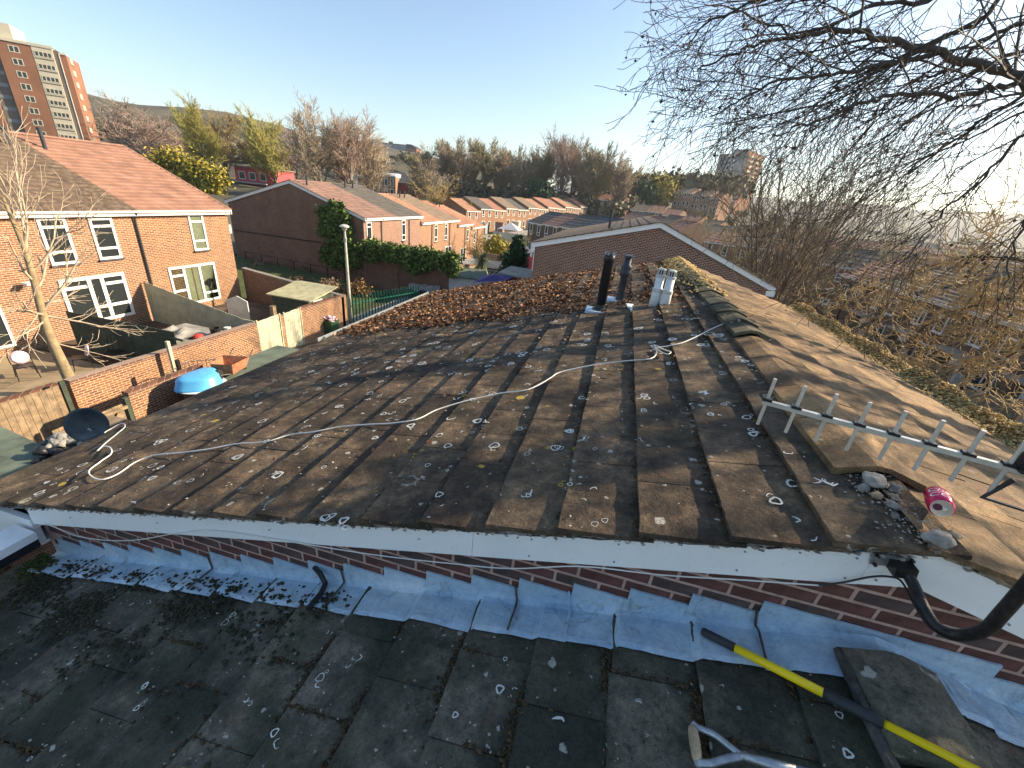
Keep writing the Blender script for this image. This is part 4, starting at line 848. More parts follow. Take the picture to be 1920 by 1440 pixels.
for i, (u, v, u2, v2) in enumerate([(270,1168,328,1103),(150,1075,240,1010),(195,1130,230,1112),(0,1122,50,1098)]):
    a, b = onroof(u, v, -1.945), onroof(u2, v2, -1.93); m = (a+b)/2+np.array([.01,.01,.012])
    solo(MB().tube([a+[0,0,.008], m, b+[0,0,.008]], [.003,.0025,.0015], 5), 'twig', 'bark_brown', ['longest dry twig lying across the lower roof tiles','dry twig leaning on the lead near the white gutter','short dry twig between the longer two on the lower roof','dry twig on the lower roof at the left edge'][i], 'twig', 'fallen twigs on the lower roof')
# lichen and droppings as thin raised rings on both roofs
def lichens(name, label, zf, xr_, yr, n, mat, seed, smin=.012, smax=.035):
    q = np.random.default_rng(seed); V = []; Q = []
    for c in range(n):
        x0, y0 = q.uniform(*xr_), q.uniform(*yr)
        for sub in range(q.integers(1, 4)):
            cx_, cy_ = x0+q.normal(0, .02), y0+q.normal(0, .02); r = q.uniform(smin, smax)*(.5+.5*q.random()); th = r*q.uniform(.16, .5); a0 = q.uniform(0, 6.28); arc = q.choice([6.28, 6.28, 3.6, 2.4]); m = 14
            s_ = ((XR-cx_)/cS/GAU) % 1.0
            base = len(V); h = -.014+.037*s_+.0022
            for i in range(m+1):
                w = a0+arc*i/m; rr = r*(1+.12*math.sin(3*w+c)+q.uniform(-.06,.06)); ri = max(.001, rr-th*(.5+.5*math.sin(math.pi*i/m)) if arc < 6 else rr-th)
                for R2 in (rr, ri): px, py = cx_+R2*math.cos(w), cy_+R2*math.sin(w)*1.05; V.append((px, py, zf(px)+h/cS+.0008))
            for i in range(m): b = base+2*i; Q.append((b, b+2, b+3, b+1))
    me = fast(name, V, Q, mat); ob = link(name, me); tag(ob, label, 'lichen'); ob['kind'] = 'stuff'
simple('lichen_white', (.62,.62,.56), .95, 0, .25, 60); simple('lichen_yellow', (.60,.42,.05), .95, 0, .25, 60)
lichens('white_lichen', 'white lichen rings dotted over the upper roof tiles', zu, (-4.6, 1.25), (1.5, 4.6), 210, 'lichen_white', 3, .012, .046)
lichens('far_lichen', 'white lichen rings further up the upper roof', zu, (-4.6, 1.25), (4.0, 6.4), 120, 'lichen_white', 4, .02, .06)
lichens('low_lichen', 'white lichen rings on the dark lower roof', zl, (-2.6, 1.15), (.45, 1.28), 36, 'lichen_white', 5, .006, .034)
lichens('yellow_lichen', 'small yellow lichen spots on the tiles', zu, (-1.2, 1.1), (1.5, 3.2), 8, 'lichen_yellow', 8, .010, .02)

# ---- vents through the near/far party line
def vent(name, label, u, v, prof, mat, group=None, cat='vent pipe'):
    p = onroof(u, v); t = thing(name, label, cat, tuple(p), 0, group); part(MB().lathe(prof, 20), 'pipe', mat, t, smooth=True); return t, p
t, p = vent('soil_vent_pipe', 'tall plain black vent pipe with ragged top, left of the other flues', 1124, 582, [(.066,-.1),(.066,.70),(.076,.705),(.076,.80),(.060,.805),(.06,.78)], 'black_plastic')
part(MB().lathe([(.13,-.03),(.11,.03),(.078,.05),(.072,.09)], 16), 'collar', 'black_plastic', t); part(MB().box((-.20,-.17,-.03),(.14,.15,.012)), 'lead_slate', 'lead', t)
for a in range(7): part(MB().obox((.07*math.cos(a*.9),.07*math.sin(a*.9),.82),(.012,0,0),(0,.004,0),(.006*math.cos(a),.004,.022)), 'tape_end', 'grey_metal', t)
t, p = vent('flue_terminal', 'black flue terminal with wide collar and flat cap in the middle', 1162, 563, [(.085,-.08),(.075,.02),(.060,.14),(.062,.36),(.085,.40),(.088,.46),(.075,.48),(.083,.50),(.083,.54),(.055,.56),(.052,.66)], 'dark_pipe')
part(MB().lathe([(.02,.67),(.082,.672),(.084,.69),(.02,.70)], 18), 'cap', 'dark_pipe', t); part(MB().box((-.2,-.16,-.05),(.16,.16,.01)), 'lead_slate', 'lead', t)
for a in range(6): part(MB().box((.045*math.cos(a*1.05)-.004,.045*math.sin(a*1.05)-.004,.655),(.045*math.cos(a*1.05)+.004,.045*math.sin(a*1.05)+.004,.675)), 'cap_post', 'dark_pipe', t)
p = onroof(1236, 572); t = thing('twin_flue', 'white twin flue with slotted round cowls near the ridge', 'flue', tuple(p), R_(8))
for s, dy in ((-.062, .05), (.062, -.02)):
    part(MB().lathe([(.075,-.12),(.066,.16),(.066,.165),(.056,.17),(.056,.40)], 18, (s,dy,0)), 'flue_pipe', 'flue_white', t, smooth=True)
    part(MB().lathe([(.070,.17),(.072,.19),(.072,.215),(.062,.225)], 18, (s,dy,0)).lathe([(.068,.38),(.068,.405),(.060,.41)], 18, (s,dy,0)), 'clamp_ring', 'flue_grey', t)
    part(MB().lathe([(.058,.475),(.05,.492),(.02,.50)], 16, (s,dy,0)), 'cowl_cap', 'flue_grey', t); part(MB().lathe([(.035,.40),(.035,.48)], 10, (s,dy,0)), 'cowl_core', 'black_plastic', t)
    for a in range(10): w = a*.628; part(MB().box((s+.053*math.cos(w)-.006,dy+.053*math.sin(w)-.006,.405),(s+.053*math.cos(w)+.006,dy+.053*math.sin(w)+.006,.48)), 'cowl_slat', 'flue_grey', t)
part(MB().box((-.40,-.20,-.10),(-.10,.0,-.075)).box((-.42,.02,-.10),(-.12,.22,-.075)), 'lead_slate', 'flue_white', t)

# ---- white cable over the roof
def smooth_path(P, n=6):
    P = [np.array(p, float) for p in P]; out = []
    for i in range(len(P)-1):
        p0, p1, p2, p3 = P[max(i-1,0)], P[i], P[i+1], P[min(i+2,len(P)-1)]
        for k in range(n):
            t = k/n; out.append(.5*((2*p1)+(-p0+p2)*t+(2*p0-5*p1+4*p2-p3)*t*t+(-p0+3*p1-3*p2+p3)*t**3))
    out.append(P[-1]); return out
cp = [(1440,612),(1400,596),(1385,598),(1340,618),(1300,638),(1270,650),(1240,654),(1227,649),(1231,662),(1218,677),(1170,682),(1110,690),(1050,703),(1030,715),(990,735),(940,742),(880,755),(820,772),(780,792),(735,799),(700,800),(640,805),(590,815),(545,820),(500,833),(440,837),(400,845),(350,853),(290,859),(250,871),(220,890),(190,902),(172,897),(170,885),(190,868),(210,855),(208,843),(195,840),(184,849),(203,832),(222,815),(236,803),(228,797),(206,806),(196,812)]
pts = [onroof(u, v, -1.392+.006) for u, v in cp]; pts[0] = np.array([1.52, pts[1][1]+.05, zu(1.52)+.02])
sp = smooth_path(pts, 5)
def tile_top(x):
    s_ = ((XR-x)/cS/GAU) % 1.0 if x < XR else 0.5
    return zu(x)+(-.014+.037*s_)/cS
hz_ = np.array([max(max(tile_top(q[0]+e) for e in (-.02,-.01,0,.01,.02)), zu(q[0])-.002)-zu(q[0]) for q in sp]); hm_ = np.array([hz_[max(0,i-3):i+4].max() for i in range(len(sp))]); hm_ = np.array([hm_[max(0,i-3):i+4].mean() for i in range(len(sp))])
for q, h_ in zip(sp, hm_): q[2] = zu(q[0])+h_+.007
solo(MB().tube(sp, .0055, 6), 'cable', 'cable_white', 'long white cable snaking across the upper roof from ridge to left eave', 'cable')
lp = smooth_path([onroof(u, v, -1.392+.03) for u, v in [(1235,651),(1250,657),(1258,660),(1252,664),(1240,660),(1230,652)]], 5); solo(MB().tube(lp, .0045, 6), 'cable_loop', 'cable_white', 'small white loop of cable in the middle of the long one', 'cable')
lp = smooth_path([ony(u, v, 1.522) for u, v in [(60,998),(85,983),(140,1004),(200,1013),(260,1012),(330,1000),(400,995),(520,1012),(700,1040),(860,1058),(960,1066),(1090,1062),(1240,1078),(1400,1088),(1540,1098)]], 5)
solo(MB().tube(lp, .0032, 6), 'cable', 'cable_white', 'thin white cable hanging below the barge board along the brickwork', 'cable')
lp = smooth_path([ony(1535,1097,1.52), ony(1580,1092,1.515), ony(1630,1082,1.51), ony(1665,1081,1.50), ony(1690,1090,1.48), ony(1715,1135,1.395), ony(1745,1178,1.33), ony(1790,1192,1.30), ony(1840,1172,1.27)], 5)
solo(MB().tube(lp, .0042, 6), 'cable', 'cable_black', 'black cable following the curved aerial mast arm', 'cable')
# ---- television aerial on its J-shaped mast
bp = ony(1668, 1049, 1.527)
ta = thing('television_aerial', 'television aerial on a black J-shaped mast bolted to the white barge board', 'aerial', tuple(bp))
def L3(P): return [np.array(p)-np.array(bp) for p in P]
part(MB().obox((0,-.004,0),(.062,0,.012),(0,.004,0),(-.005,0,.026)), 'mounting_plate', 'steel', ta)
part(MB().obox((.03,-.03,-.006),(.034,0,.006),(0,.026,0),(-.004,0,.022)), 'bracket', 'black_metal', ta)
for dx, dz in ((-.052,.012),(-.045,-.03),(.058,.028),(.06,-.012)): part(MB().lathe([(.007,0),(.007,.012),(.003,.014)], 8, (dx,-.008,dz), Matrix.Rotation(R_(90),3,'X')), 'bolt', 'black_metal', ta)
mx, my = 1.352, 1.248
arm = smooth_path([ony(1693,1062,1.505), ony(1712,1095,1.455), ony(1735,1145,1.36), ony(1757,1176,1.315), (1.336,1.284,-1.19), (mx,1.253,-1.11), (mx,my,-1.02), (mx,my,-.83), (mx,my,-.42)], 6)
part(MB().tube(L3(arm), .019, 12), 'mast', 'black_metal', ta, smooth=True)
A = ony(1430,752,1.58); z0 = A[2]; B = onz(1920, 885, z0); dv = B-A; Lb = np.linalg.norm(dv); dv /= Lb; end = A+dv*(Lb+.28)
sd_ = np.cross(dv, [0,0,1.]); 
part(MB().obox((A+end)/2-bp, dv*np.linalg.norm(end-A)/2, sd_*.0085, (0,0,.0085)), 'boom', 'aluminium', ta)
tops = [(1462,705),(1536,722),(1601,740),(1677,758),(1753,776),(1813,792),(1869,807),(1915,830)]
for i, (u, v) in enumerate(tops):
    q = A+dv*(.012+i*(Lb-.03)/7.2); part(MB().tube([q+[0,0,-.095]-bp, q+[0,0,.095]-bp], .0062, 8), 'element', 'aluminium', ta)
    part(MB().obox(q+[0,0,.011]-bp, dv*.016, sd_*.012, (0,0,.005)), 'clip', 'black_plastic', ta)
q = A+dv*(Lb+.02); part(MB().obox(q+[0,0,.03]-bp, dv*.04, sd_*.03, (0,0,.028)), 'dipole_box', 'black_plastic', ta)
fr = [q+sd_*.005+dv*a+np.array([0,0,b]) for a, b in ((-.03,-.03),(-.065,-.115),(.06,-.12),(.06,.10),(-.02,.10))]
part(MB().tube(L3(fr), .008, 6), 'dipole_frame', 'black_plastic', ta)
for k in range(4): r0 = A+dv*(Lb+.2)+np.array([0,0,-.14+.06*k]); part(MB().obox(r0-bp, sd_*.13, dv*.002, (0,0,.014)), 'reflector_bar', 'aluminium', ta)
part(MB().obox(np.array([mx,my,z0-.02])-bp, (.03,0,0), (0,.05,0), (0,0,.03)), 'mast_clamp', 'steel', ta)
# ---- drinks can
cc = np.array([1.43, 1.735, zu(1.37)+.062]); ax = Vector((.42, .88, -.10)).normalized(); can = thing('drinks_can', 'crumpled crimson and white soft drink can lying on the ridge mortar', 'drink can', tuple(cc))
Rm = ax.to_track_quat('Z', 'Y').to_matrix(); can.scale = (1.22, 1.22, 1.22)
part(MB().lathe([(.024,-.060),(.0265,-.058),(.033,-.050),(.0332,.048),(.026,.058),(.022,.056)], 28, M=Rm), 'can_body', 'can_red', can, smooth=True)
part(MB().lathe([(.0245,-.0615),(.0272,-.0618),(.0272,-.0585),(.0248,-.0575)], 28, M=Rm).lathe([(.0246,-.0592),(.001,-.0592)], 24, M=Rm), 'can_end', 'can_metal', can)
part(MB().lathe([(.0115,-.0600),(.0115,-.0632),(.0005,-.0634)], 14, tuple(Rm@Vector((.010,.0,0))), Rm), 'opening', 'print_dark', can); part(MB().lathe([(.0065,-.0622),(.004,-.0632),(.0005,-.0626)], 12, tuple(Rm@Vector((-.006,0,0))), Rm), 'ring_pull', 'can_metal', can)
def wrap_text(txt, size, a0, z0, mat, rad=.0337):
    cu = bpy.data.curves.new('txt', 'FONT'); cu.body = txt; cu.size = size; cu.shear = .25; cu.resolution_u = 3; tmp = bpy.data.objects.new('tmp', cu); COL.objects.link(tmp)
    bpy.context.view_layer.update(); me = bpy.data.meshes.new_from_object(tmp.evaluated_get(bpy.context.evaluated_depsgraph_get())); bpy.data.objects.remove(tmp)
    for v in me.vertices:
        a = a0+v.co.x/rad; p = Rm@Vector((rad*math.cos(a), rad*math.sin(a), z0+v.co.y)); v.co = p
    me.materials.clear(); me.materials.append(MAT[mat]); me.name = 'lettering'; return me
# find the angle that looks to the camera and up
best = max(range(360), key=lambda d: (Rm@Vector((math.cos(R_(d)), math.sin(R_(d)), 0))).dot((Vector((-.45,-.35,.85))).normalized()))
a0 = R_(best)
pan = MB(); vs = []; n = 12
for i in range(n+1):
    a = a0-1.25+2.1*i/n
    for zz in (-.036, .040): p = Rm@Vector((.0334*math.cos(a), .0334*math.sin(a), zz)); vs.append(tuple(p))
pan.add(vs, [(2*i, 2*i+2, 2*i+3, 2*i+1) for i in range(n)])
link('lettering', wrap_text('Che', .036, a0-.95, .006, 'print_white'), can); link('lettering', wrap_text('CO', .040, a0-.95, -.034, 'print_white', .0338), can)
st = MB(); vs = []
for i in range(5):
    a = a0+1.15+.45*i/4
    for zz in (-.040, .044): p = Rm@Vector((.0336*math.cos(a), .0336*math.sin(a), zz)); vs.append(tuple(p))
st.add(vs, [(2*i, 2*i+2, 2*i+3, 2*i+1) for i in range(4)]); part(st, 'stripe', 'print_white', can)
# ---- stones and broken mortar on the ridge by the can
def rock(name, c, s, seed, mat, label, group=None):
    q = np.random.default_rng(seed); import bmesh
    bm = bmesh.new(); bmesh.ops.create_icosphere(bm, subdivisions=3, radius=1)
    ph = q.uniform(0, 6, 6); fr_ = q.uniform(1.5, 3, 3)
    for v in bm.verts:
        k = 1+.16*math.sin(v.co.x*fr_[0]*1.7+ph[0])*math.cos(v.co.y*fr_[1]*2+ph[1])+.09*math.sin(v.co.z*5+v.co.x*4+ph[2])+.04*math.sin(v.co.y*11+ph[3])
        v.co = Vector((v.co.x*s[0]*k, v.co.y*s[1]*k, v.co.z*s[2]*k))
    me = bpy.data.meshes.new(name); bm.to_mesh(me); bm.free(); me.materials.append(MAT[mat]); me.polygons.foreach_set('use_smooth', [True]*len(me.polygons))
    o_ = link(name, me); o_.location = c; o_.rotation_euler = (q.uniform(-.2,.2), q.uniform(-.2,.2), q.uniform(0, 3)); return tag(o_, label, 'stone', group)
gs = 'stones and mortar lumps on the open ridge'
zr = zu(XR)
for i, (x, y, z, s, m, lb) in enumerate([(1.36,1.56,zr+.0,(.062,.038,.030),'stone','biggest grey stone, in front of the can on the ridge'),(1.30,1.90,zr+.01,(.055,.042,.024),'stone','flat grey stone tucked under the near ridge tile'),(1.33,1.80,zr,(.035,.018,.014),'mortar_warm','sandy sliver of mortar left of the can'),(1.27,1.80,zr-.01,(.03,.02,.014),'mortar_warm','sandy chip furthest left behind the can'),
        (1.30,1.74,zr-.005,(.028,.016,.016),'stone','small grey chip beside the can'),(1.36,1.86,zr+.01,(.036,.022,.02),'mortar_grey','grey mortar lump between can and ridge tile'),(1.25,1.86,zr-.02,(.03,.02,.018),'stone','small stone at the corner of the ridge tile'),(1.44,1.62,zr-.01,(.035,.02,.018),'mortar_warm','warm mortar lump right of the big stone'),
        (1.28,1.68,zr-.015,(.024,.014,.012),'mortar_grey','thin grey chip in front of the can\'s left side'),(1.33,1.52,zr-.02,(.022,.018,.014),'mortar_grey','lump of mortar at the very verge')]):
    rock('stone', (x, y, z), s, i+2, m, lb, gs)
n = 260; x = 1.30+rng.normal(0,.05,n); Y = rng.uniform(1.52, 2.0, n); tag(link('ridge_rubble', blobs('ridge_rubble', 'grit', np.stack([x, Y, np.vectorize(zu)(x)+.010], 1), .0058, rng, .6)), 'fine mortar rubble in the open ridge around the can', 'rubble')['kind'] = 'stuff'
n = 160; x = 1.30+rng.normal(0,.05,n); Y = rng.uniform(3.0, 4.25, n); tag(link('ridge_bedding', blobs('ridge_bedding', 'grit', np.stack([x, Y, np.vectorize(zu)(x)+.012], 1), .009, rng, .5)), 'mortar crumbs along the low middle ridge tiles', 'mortar')['kind'] = 'stuff'
# ---- yellow pole
A = onroof(1318, 1184, -1.976+.06); B = onroof(1820, 1440, -1.976+.08); d = (B-A); Lp = np.linalg.norm(d); d /= Lp
po = thing('telescopic_pole', 'yellow pole with black grips lying across the lower roof towards its ridge', 'pole', tuple(A))
def at_(u): return d*u
def s_of(u, v): q = onroof(u, v, -1.976+.065); return float((q-A)@d)
s1, s2, s3 = s_of(1378,1214), s_of(1545,1300), s_of(1655,1357)
part(MB().tube([at_(-.006), at_(.0), at_(s1)], [.011,.0185,.0185], 16), 'end_grip', 'rubber', po, smooth=True); part(MB().tube([at_(s1), at_(s2)], .0172, 16), 'tube', 'yellow', po, smooth=True)
part(MB().tube([at_(s2-.002), at_(s2+.03), at_(s3-.03), at_(s3+.002)], [.0175,.0215,.0215,.0215], 16), 'middle_grip', 'rubber', po, smooth=True); part(MB().tube([at_(s3), at_(Lp+.75)], .0150, 16), 'tube', 'yellow', po, smooth=True)
# ---- spade
G0 = onroof(1298, 1362, -1.976+.05); G1 = onroof(1308, 1428, -1.976+.05); J = onroof(1392, 1418, -1.976+.05); J2 = onroof(1480, 1441, -1.976+.05)
spd = thing('spade', 'old spade with a wooden grip in a steel yoke at the bottom edge', 'spade', tuple(G0)); off = G0
def q_(p): return np.array(p)-off
gd = G1-G0; part(MB().tube([q_(G0+gd*t) for t in (0,.12,.5,.88,1)], [.013,.0175,.020,.0175,.0135], 14), 'grip', 'wood_grip', spd, smooth=True)
part(MB().tube([q_(p) for p in smooth_path([G0-gd*.12, G0-gd*.02+[.02,0,0], onroof(1340,1378,-1.926), onroof(1372,1403,-1.926), J], 4)], .0125, 10).tube([q_(p) for p in smooth_path([G1+gd*.02, onroof(1330,1432,-1.926), onroof(1360,1424,-1.926), J], 4)], .0135, 10), 'yoke', 'steel', spd, smooth=True)
part(MB().lathe([(.011,-.004),(.013,0),(.011,.006),(.004,.007)], 12, tuple(q_(G1+gd*.06))), 'rivet_end', 'steel', spd)
sdv = (J2-J)/np.linalg.norm(J2-J); part(MB().tube([q_(J-sdv*.02), q_(J+sdv*.08), q_(J+sdv*.16)], [.012,.017,.0165], 14), 'socket', 'steel', spd, smooth=True); part(MB().tube([q_(J+sdv*.155), q_(J+sdv*.62)], .0155, 14), 'shaft', 'steel', spd, smooth=True)
part(MB().obox(q_(J+sdv*.76), sdv*.15, np.cross(sdv,[0,0,1])*.09, (0,0,.002)), 'blade', 'steel', spd)
#PART4
# ================================================================ GARDENS AND ALLEY ON THE LEFT
def wallx(name, label, x, Y0, Y1, ztop, zbot, th=.22, mat='brick_garden', cat='garden wall', group=None, ztop2=None, cap=True):
    t = thing(name, label, cat, (x, Y0, zbot), 0, group); z2 = ztop if ztop2 is None else ztop2; L = Y1-Y0; a, b = ztop-zbot, z2-zbot
    part(MB().prism([(0,0,0),(0,0,a-.11),(0,L,b-.11),(0,L,0)], (-th,0,0)), 'wall', mat, t)
    if cap:
        part(MB().prism([(.012,0,a-.108),(.012,0,a),(.012,L,b),(.012,L,b-.108)], (-th-.024,0,0)), 'coping', 'brick_dull', t)
    return t
def wally(name, label, Y, x0, x1, z0t, z1t, zbot, th=.22, mat='brick_dull', cat='garden wall', coping='mortar_grey'):
    t = thing(name, label, cat, (x0, Y, zbot)); L = x1-x0; a, b = z0t-zbot, z1t-zbot
    part(MB().prism([(0,0,0),(L,0,0),(L,0,b-.08),(0,0,a-.08)], (0,th,0)), 'wall', mat, t); part(MB().prism([(0,-.02,a-.078),(L,-.02,b-.078),(L,-.02,b),(0,-.02,a)], (0,th+.04,0)), 'coping', coping, t); return t
def boards(t, p0, p1, z0, z1a, z1b, w, mat, name='board', th=.02, gap=.008, seed=1, jit=.01):
    """upright boards along p0-p1 (local), each its own part"""
    q = random.Random(seed); p0, p1 = np.array(p0, float), np.array(p1, float); L = np.linalg.norm(p1-p0); d = (p1-p0)/L; nrm = np.array([-d[1], d[0]]); n = max(1, int(L/w))
    for i in range(n):
        a = p0+d*(i*L/n); b = p0+d*((i+1)*L/n-gap); zt = z1a+(z1b-z1a)*(i+.5)/n+q.uniform(-jit, jit); off = nrm*q.uniform(0, .006)
        P = [(*(a+off), z0), (*(b+off), z0), (*(b+off), zt), (*(a+off), zt)]; part(MB().prism(P, (nrm[0]*th, nrm[1]*th, 0)), name, mat, t)
X1 = -14.5
def Yx(u, v, x): return float(onx(u, v, x)[1])
yg = [Yx(488,640,X1), Yx(529,625,X1), Yx(537,620,X1), Yx(566,605,X1)]
wallx('garden_wall', 'long sunlit brick garden wall left of the pale gates', X1, 7.3, yg[0]-.02, -6.05, -8.15)
wallx('garden_wall', 'brick pier between the two pale gates', X1, yg[1]+.02, yg[2]-.02, -5.95, -8.15, cap=False)
wallx('garden_wall', 'sunlit brick garden wall from the gates to the lamp post', X1, yg[3]+.02, 20.25, -6.0, -8.15)
for i, (a, b, lb) in enumerate(((yg[0], yg[1], 'left one of the two pale painted gates in the garden wall'), (yg[2], yg[3], 'right one of the two pale painted gates in the garden wall'))):
    t = thing('gate', lb, 'gate', (X1-.02, a, -8.1), 0, 'pale gates in the garden wall'); boards(t, (0, .02), (0, b-a-.02), .04, 2.08, 2.12, .13, 'gate_paint', seed=i+3)
    part(MB().box((-.02,-.04,0),(.03,.015,2.15)).box((-.02,b-a-.015,0),(.03,b-a+.04,2.15)), 'gate_frame', 'gate_paint', t)
    for z in (.4, 1.7): part(MB().box((.001,.05,z),(.025,b-a-.05,z+.09)), 'rail', 'gate_paint', t)
wallx('garden_wall', 'brick wall behind the weathered fence boards at far left', X1-.25, 2.4, 7.2, -6.15, -8.15)
for i, (a, b, lb) in enumerate(((5.35, 7.0, 'weathered fence panel below the pale-trunked tree'), (3.2, 4.85, 'weathered fence panel at the very left edge'))):
    t = thing('fence', lb, 'fence', (X1+.1, a, -8.0), 0, 'weathered panels on the alley'); boards(t, (0, 0), (0, b-a), .45, 1.95, 1.95, .14, 'fence_brown', seed=i+9); part(MB().box((-.04,b-a+.02,0),(.05,b-a+.13,2.05)), 'post', 'fence_dark', t); part(MB().box((-.04,-.13,0),(.05,-.02,2.05)), 'post', 'fence_brown', t)
wallx('garden_wall', 'short sunlit brick wall beside the upturned blue tub', -12.4, 7.35, 9.6, -6.0, -8.15)
t = thing('yard_gate', 'weathered braced timber gate beside the satellite dish', 'gate', (-12.4, 5.6, -8.1)); boards(t, (0,0), (0,1.55), .1, 1.85, 1.85, .12, 'fence_brown', seed=5)
part(MB().box((.024,.0,1.72),(.10,1.6,1.80)), 'rail', 'fence_brown', t); part(MB().obox((.05,.95,.95),(.0,.45,.72),(.012,0,0),(0,.045,-.03)), 'brace', 'fence_brown', t); part(MB().box((-.05,1.6,0),(.06,1.7,2.0)), 'post', 'fence_dark', t)
wallx('garden_wall', 'low brick wall at the bottom of the yard by the dish', -12.3, 2.0, 5.4, -6.9, -8.15)
# flat shed roof with tub and barrow
sh = thing('shed', 'low flat roofed shed carrying the blue tub and the wheelbarrow', 'shed', (-12.15, 8.6, -8.1)); part(MB().box((0,0,0),(2.9,3.9,1.75)), 'wall', 'brick_dull', sh); part(MB().box((-.08,-.1,1.76),(3.05,4.0,1.88)), 'roof', 'flat_felt', sh); part(MB().box((3.051,-.1,1.72),(3.11,4.0,1.95)), 'edge_board', 'concrete', sh); zr_ = -6.21
p = onz(378, 722, zr_); tb = thing('paddling_tub', 'bright blue plastic tub turned upside down on the shed roof', 'plastic tub', (p[0], p[1], zr_))
mb = MB(); vs = []; n = 26
for r, z in ((.62,.0),(.64,.05),(.60,.07),(.56,.30),(.50,.37),(.36,.40),(.02,.41)):
    for k in range(n): w = 2*math.pi*k/n; e = 1+.10*math.cos(3*w); vs.append((r*e*.8*math.cos(w), r*e*1.05*math.sin(w), z))
fs = [(i*n+k, i*n+(k+1) % n, (i+1)*n+(k+1) % n, (i+1)*n+k) for i in range(6) for k in range(n)]+[tuple(range(6*n, 7*n))]; mb.add(vs, fs); part(mb, 'shell', 'blue_plastic', tb, smooth=True)
part(MB().lathe([(.48,-.001),(.66,.0),(.66,.018),(.48,.019)], 26), 'rim', 'car_white', tb)
p = onz(432, 700, zr_); wb = thing('wheelbarrow', 'rusty wheelbarrow with red wheel lying on the shed roof', 'wheelbarrow', (p[0], p[1], zr_), R_(20))
part(MB().add([(-.25,-.3,.1),(.25,-.3,.1),(.35,.35,.12),(-.35,.35,.12),(-.32,-.4,.48),(.32,-.4,.48),(.42,.5,.42),(-.42,.5,.42)], [(0,3,2,1),(0,1,5,4),(1,2,6,5),(2,3,7,6),(3,0,4,7)]), 'tray', 'rust', wb)
wm = Matrix.Rotation(R_(90), 3, 'Y'); part(MB().lathe([(.10,-.035),(.19,-.04),(.20,0),(.19,.04),(.10,.035)], 18, (0,-.62,.2), wm), 'tyre', 'tyre', wb); part(MB().lathe([(.02,-.03),(.11,-.03),(.11,.03),(.02,.03)], 14, (0,-.62,.2), wm), 'wheel', 'red_paint', wb)
for s in (-1, 1): part(MB().tube([(s*.05,-.62,.2),(s*.2,-.3,.12),(s*.3,.4,.1),(s*.32,.9,.45),(s*.32,1.0,.48)], .018, 6), 'handle', 'black_metal', wb); part(MB().tube([(s*.25,.3,.1),(s*.28,.45,0)], .016, 6), 'leg', 'black_metal', wb)
# black railing and odd posts
rl = thing('railing', 'thin black bow-topped railing in front of the garden wall', 'railing', (-13.3, 8.2, -8.1)); part(MB().tube([(0,0,1.45),(0,1.2,1.9),(0,1.7,1.95),(0,3.2,1.55)], .014, 6).tube([(0,0,.9),(0,3.2,1.0)], .012, 6), 'rail', 'black_metal', rl)
for i in range(22): y = .15*i; zt = float(np.interp(y, [0,1.2,1.7,3.2], [1.45,1.9,1.95,1.55])); part(MB().tube([(0,y,.0),(0,y,zt)], .008, 5), 'bar', 'black_metal', rl)
part(MB().box((-.05,1.25,0),(.05,1.35,2.15)), 'post', 'black_metal', rl)
solo(MB().box((-14.2,9.9,-8.1),(-14.1,10.0,-5.6)), 'timber_post', 'gate_paint', 'pale timber post standing against the garden wall', 'post')
# gardens of the houses across
def fence(name, label, p0, p1, zt0, zt1, zb, mat, w=.15, seed=1):
    t = thing(name, label, 'fence', (p0[0], p0[1], zb)); q1 = (p1[0]-p0[0], p1[1]-p0[1]); boards(t, (0,0), q1, 0, zt0-zb, zt1-zb, w, mat, seed=seed, gap=.006)
    d = np.array(q1)/np.linalg.norm(q1); 
    for z in (.35, 1.3): part(MB().obox((q1[0]/2-d[1]*.04, q1[1]/2+d[0]*.04, z), (q1[0]/2, q1[1]/2, 0), (-d[1]*.02, d[0]*.02, 0), (0,0,.04)), 'rail', mat, t)
    return t
a = onx(268, 528, -20.9); b = onx(476, 606, -14.75)
fence('fence', 'olive painted board fence stepping down from the downpipe', (-20.9, a[1]), (-14.75, b[1]), a[2], b[2], -7.4, 'fence_olive', seed=2)
a = onx(122, 582, -20.3); b = onx(345, 652, -14.8)
fence('fence', 'dark green board fence behind the pale-trunked tree', (-20.3, a[1]), (-14.8, b[1]), a[2], b[2], -7.3, 'fence_dark', seed=3)
fence('fence', 'dark board fence running along the dim garden', (-19.6, 10.6), (-15.2, 11.0), -5.6, -5.75, -7.3, 'fence_dark', seed=4)
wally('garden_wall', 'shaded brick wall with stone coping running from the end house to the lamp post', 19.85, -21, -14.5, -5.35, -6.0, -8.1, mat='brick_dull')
t = thing('lean_to', 'flat pale lean-to roof with a crumpled grey tarp in the middle garden', 'lean-to', (-17.5, 10.95, -7.4)); part(MB().box((0,0,.95),(2.7,2.3,1.02)), 'roof', 'tarp_grey', t)
for x, y in ((.1,.1),(2.5,.1),(2.5,2.4),(.1,2.4)): part(MB().box((x-.05,y-.05,0),(x+.05,y+.05,.948)), 'post', 'fence_brown', t)
part(MB().tube([(2.74,-.2,1.0),(2.74,2.5,1.0)], .035, 6), 'edge_pipe', 'white_frame', t)
q = np.random.default_rng(5); nx = 14; vs = [(.1+1.8*i/nx, .2+1.5*j/nx, 1.04+.20*max(0,math.sin(i*.45+j*.1)*math.cos(j*.35-i*.1))+.04*math.sin(i*1.1+j*.6)+q.uniform(0,.012)) for i in range(nx+1) for j in range(nx+1)]
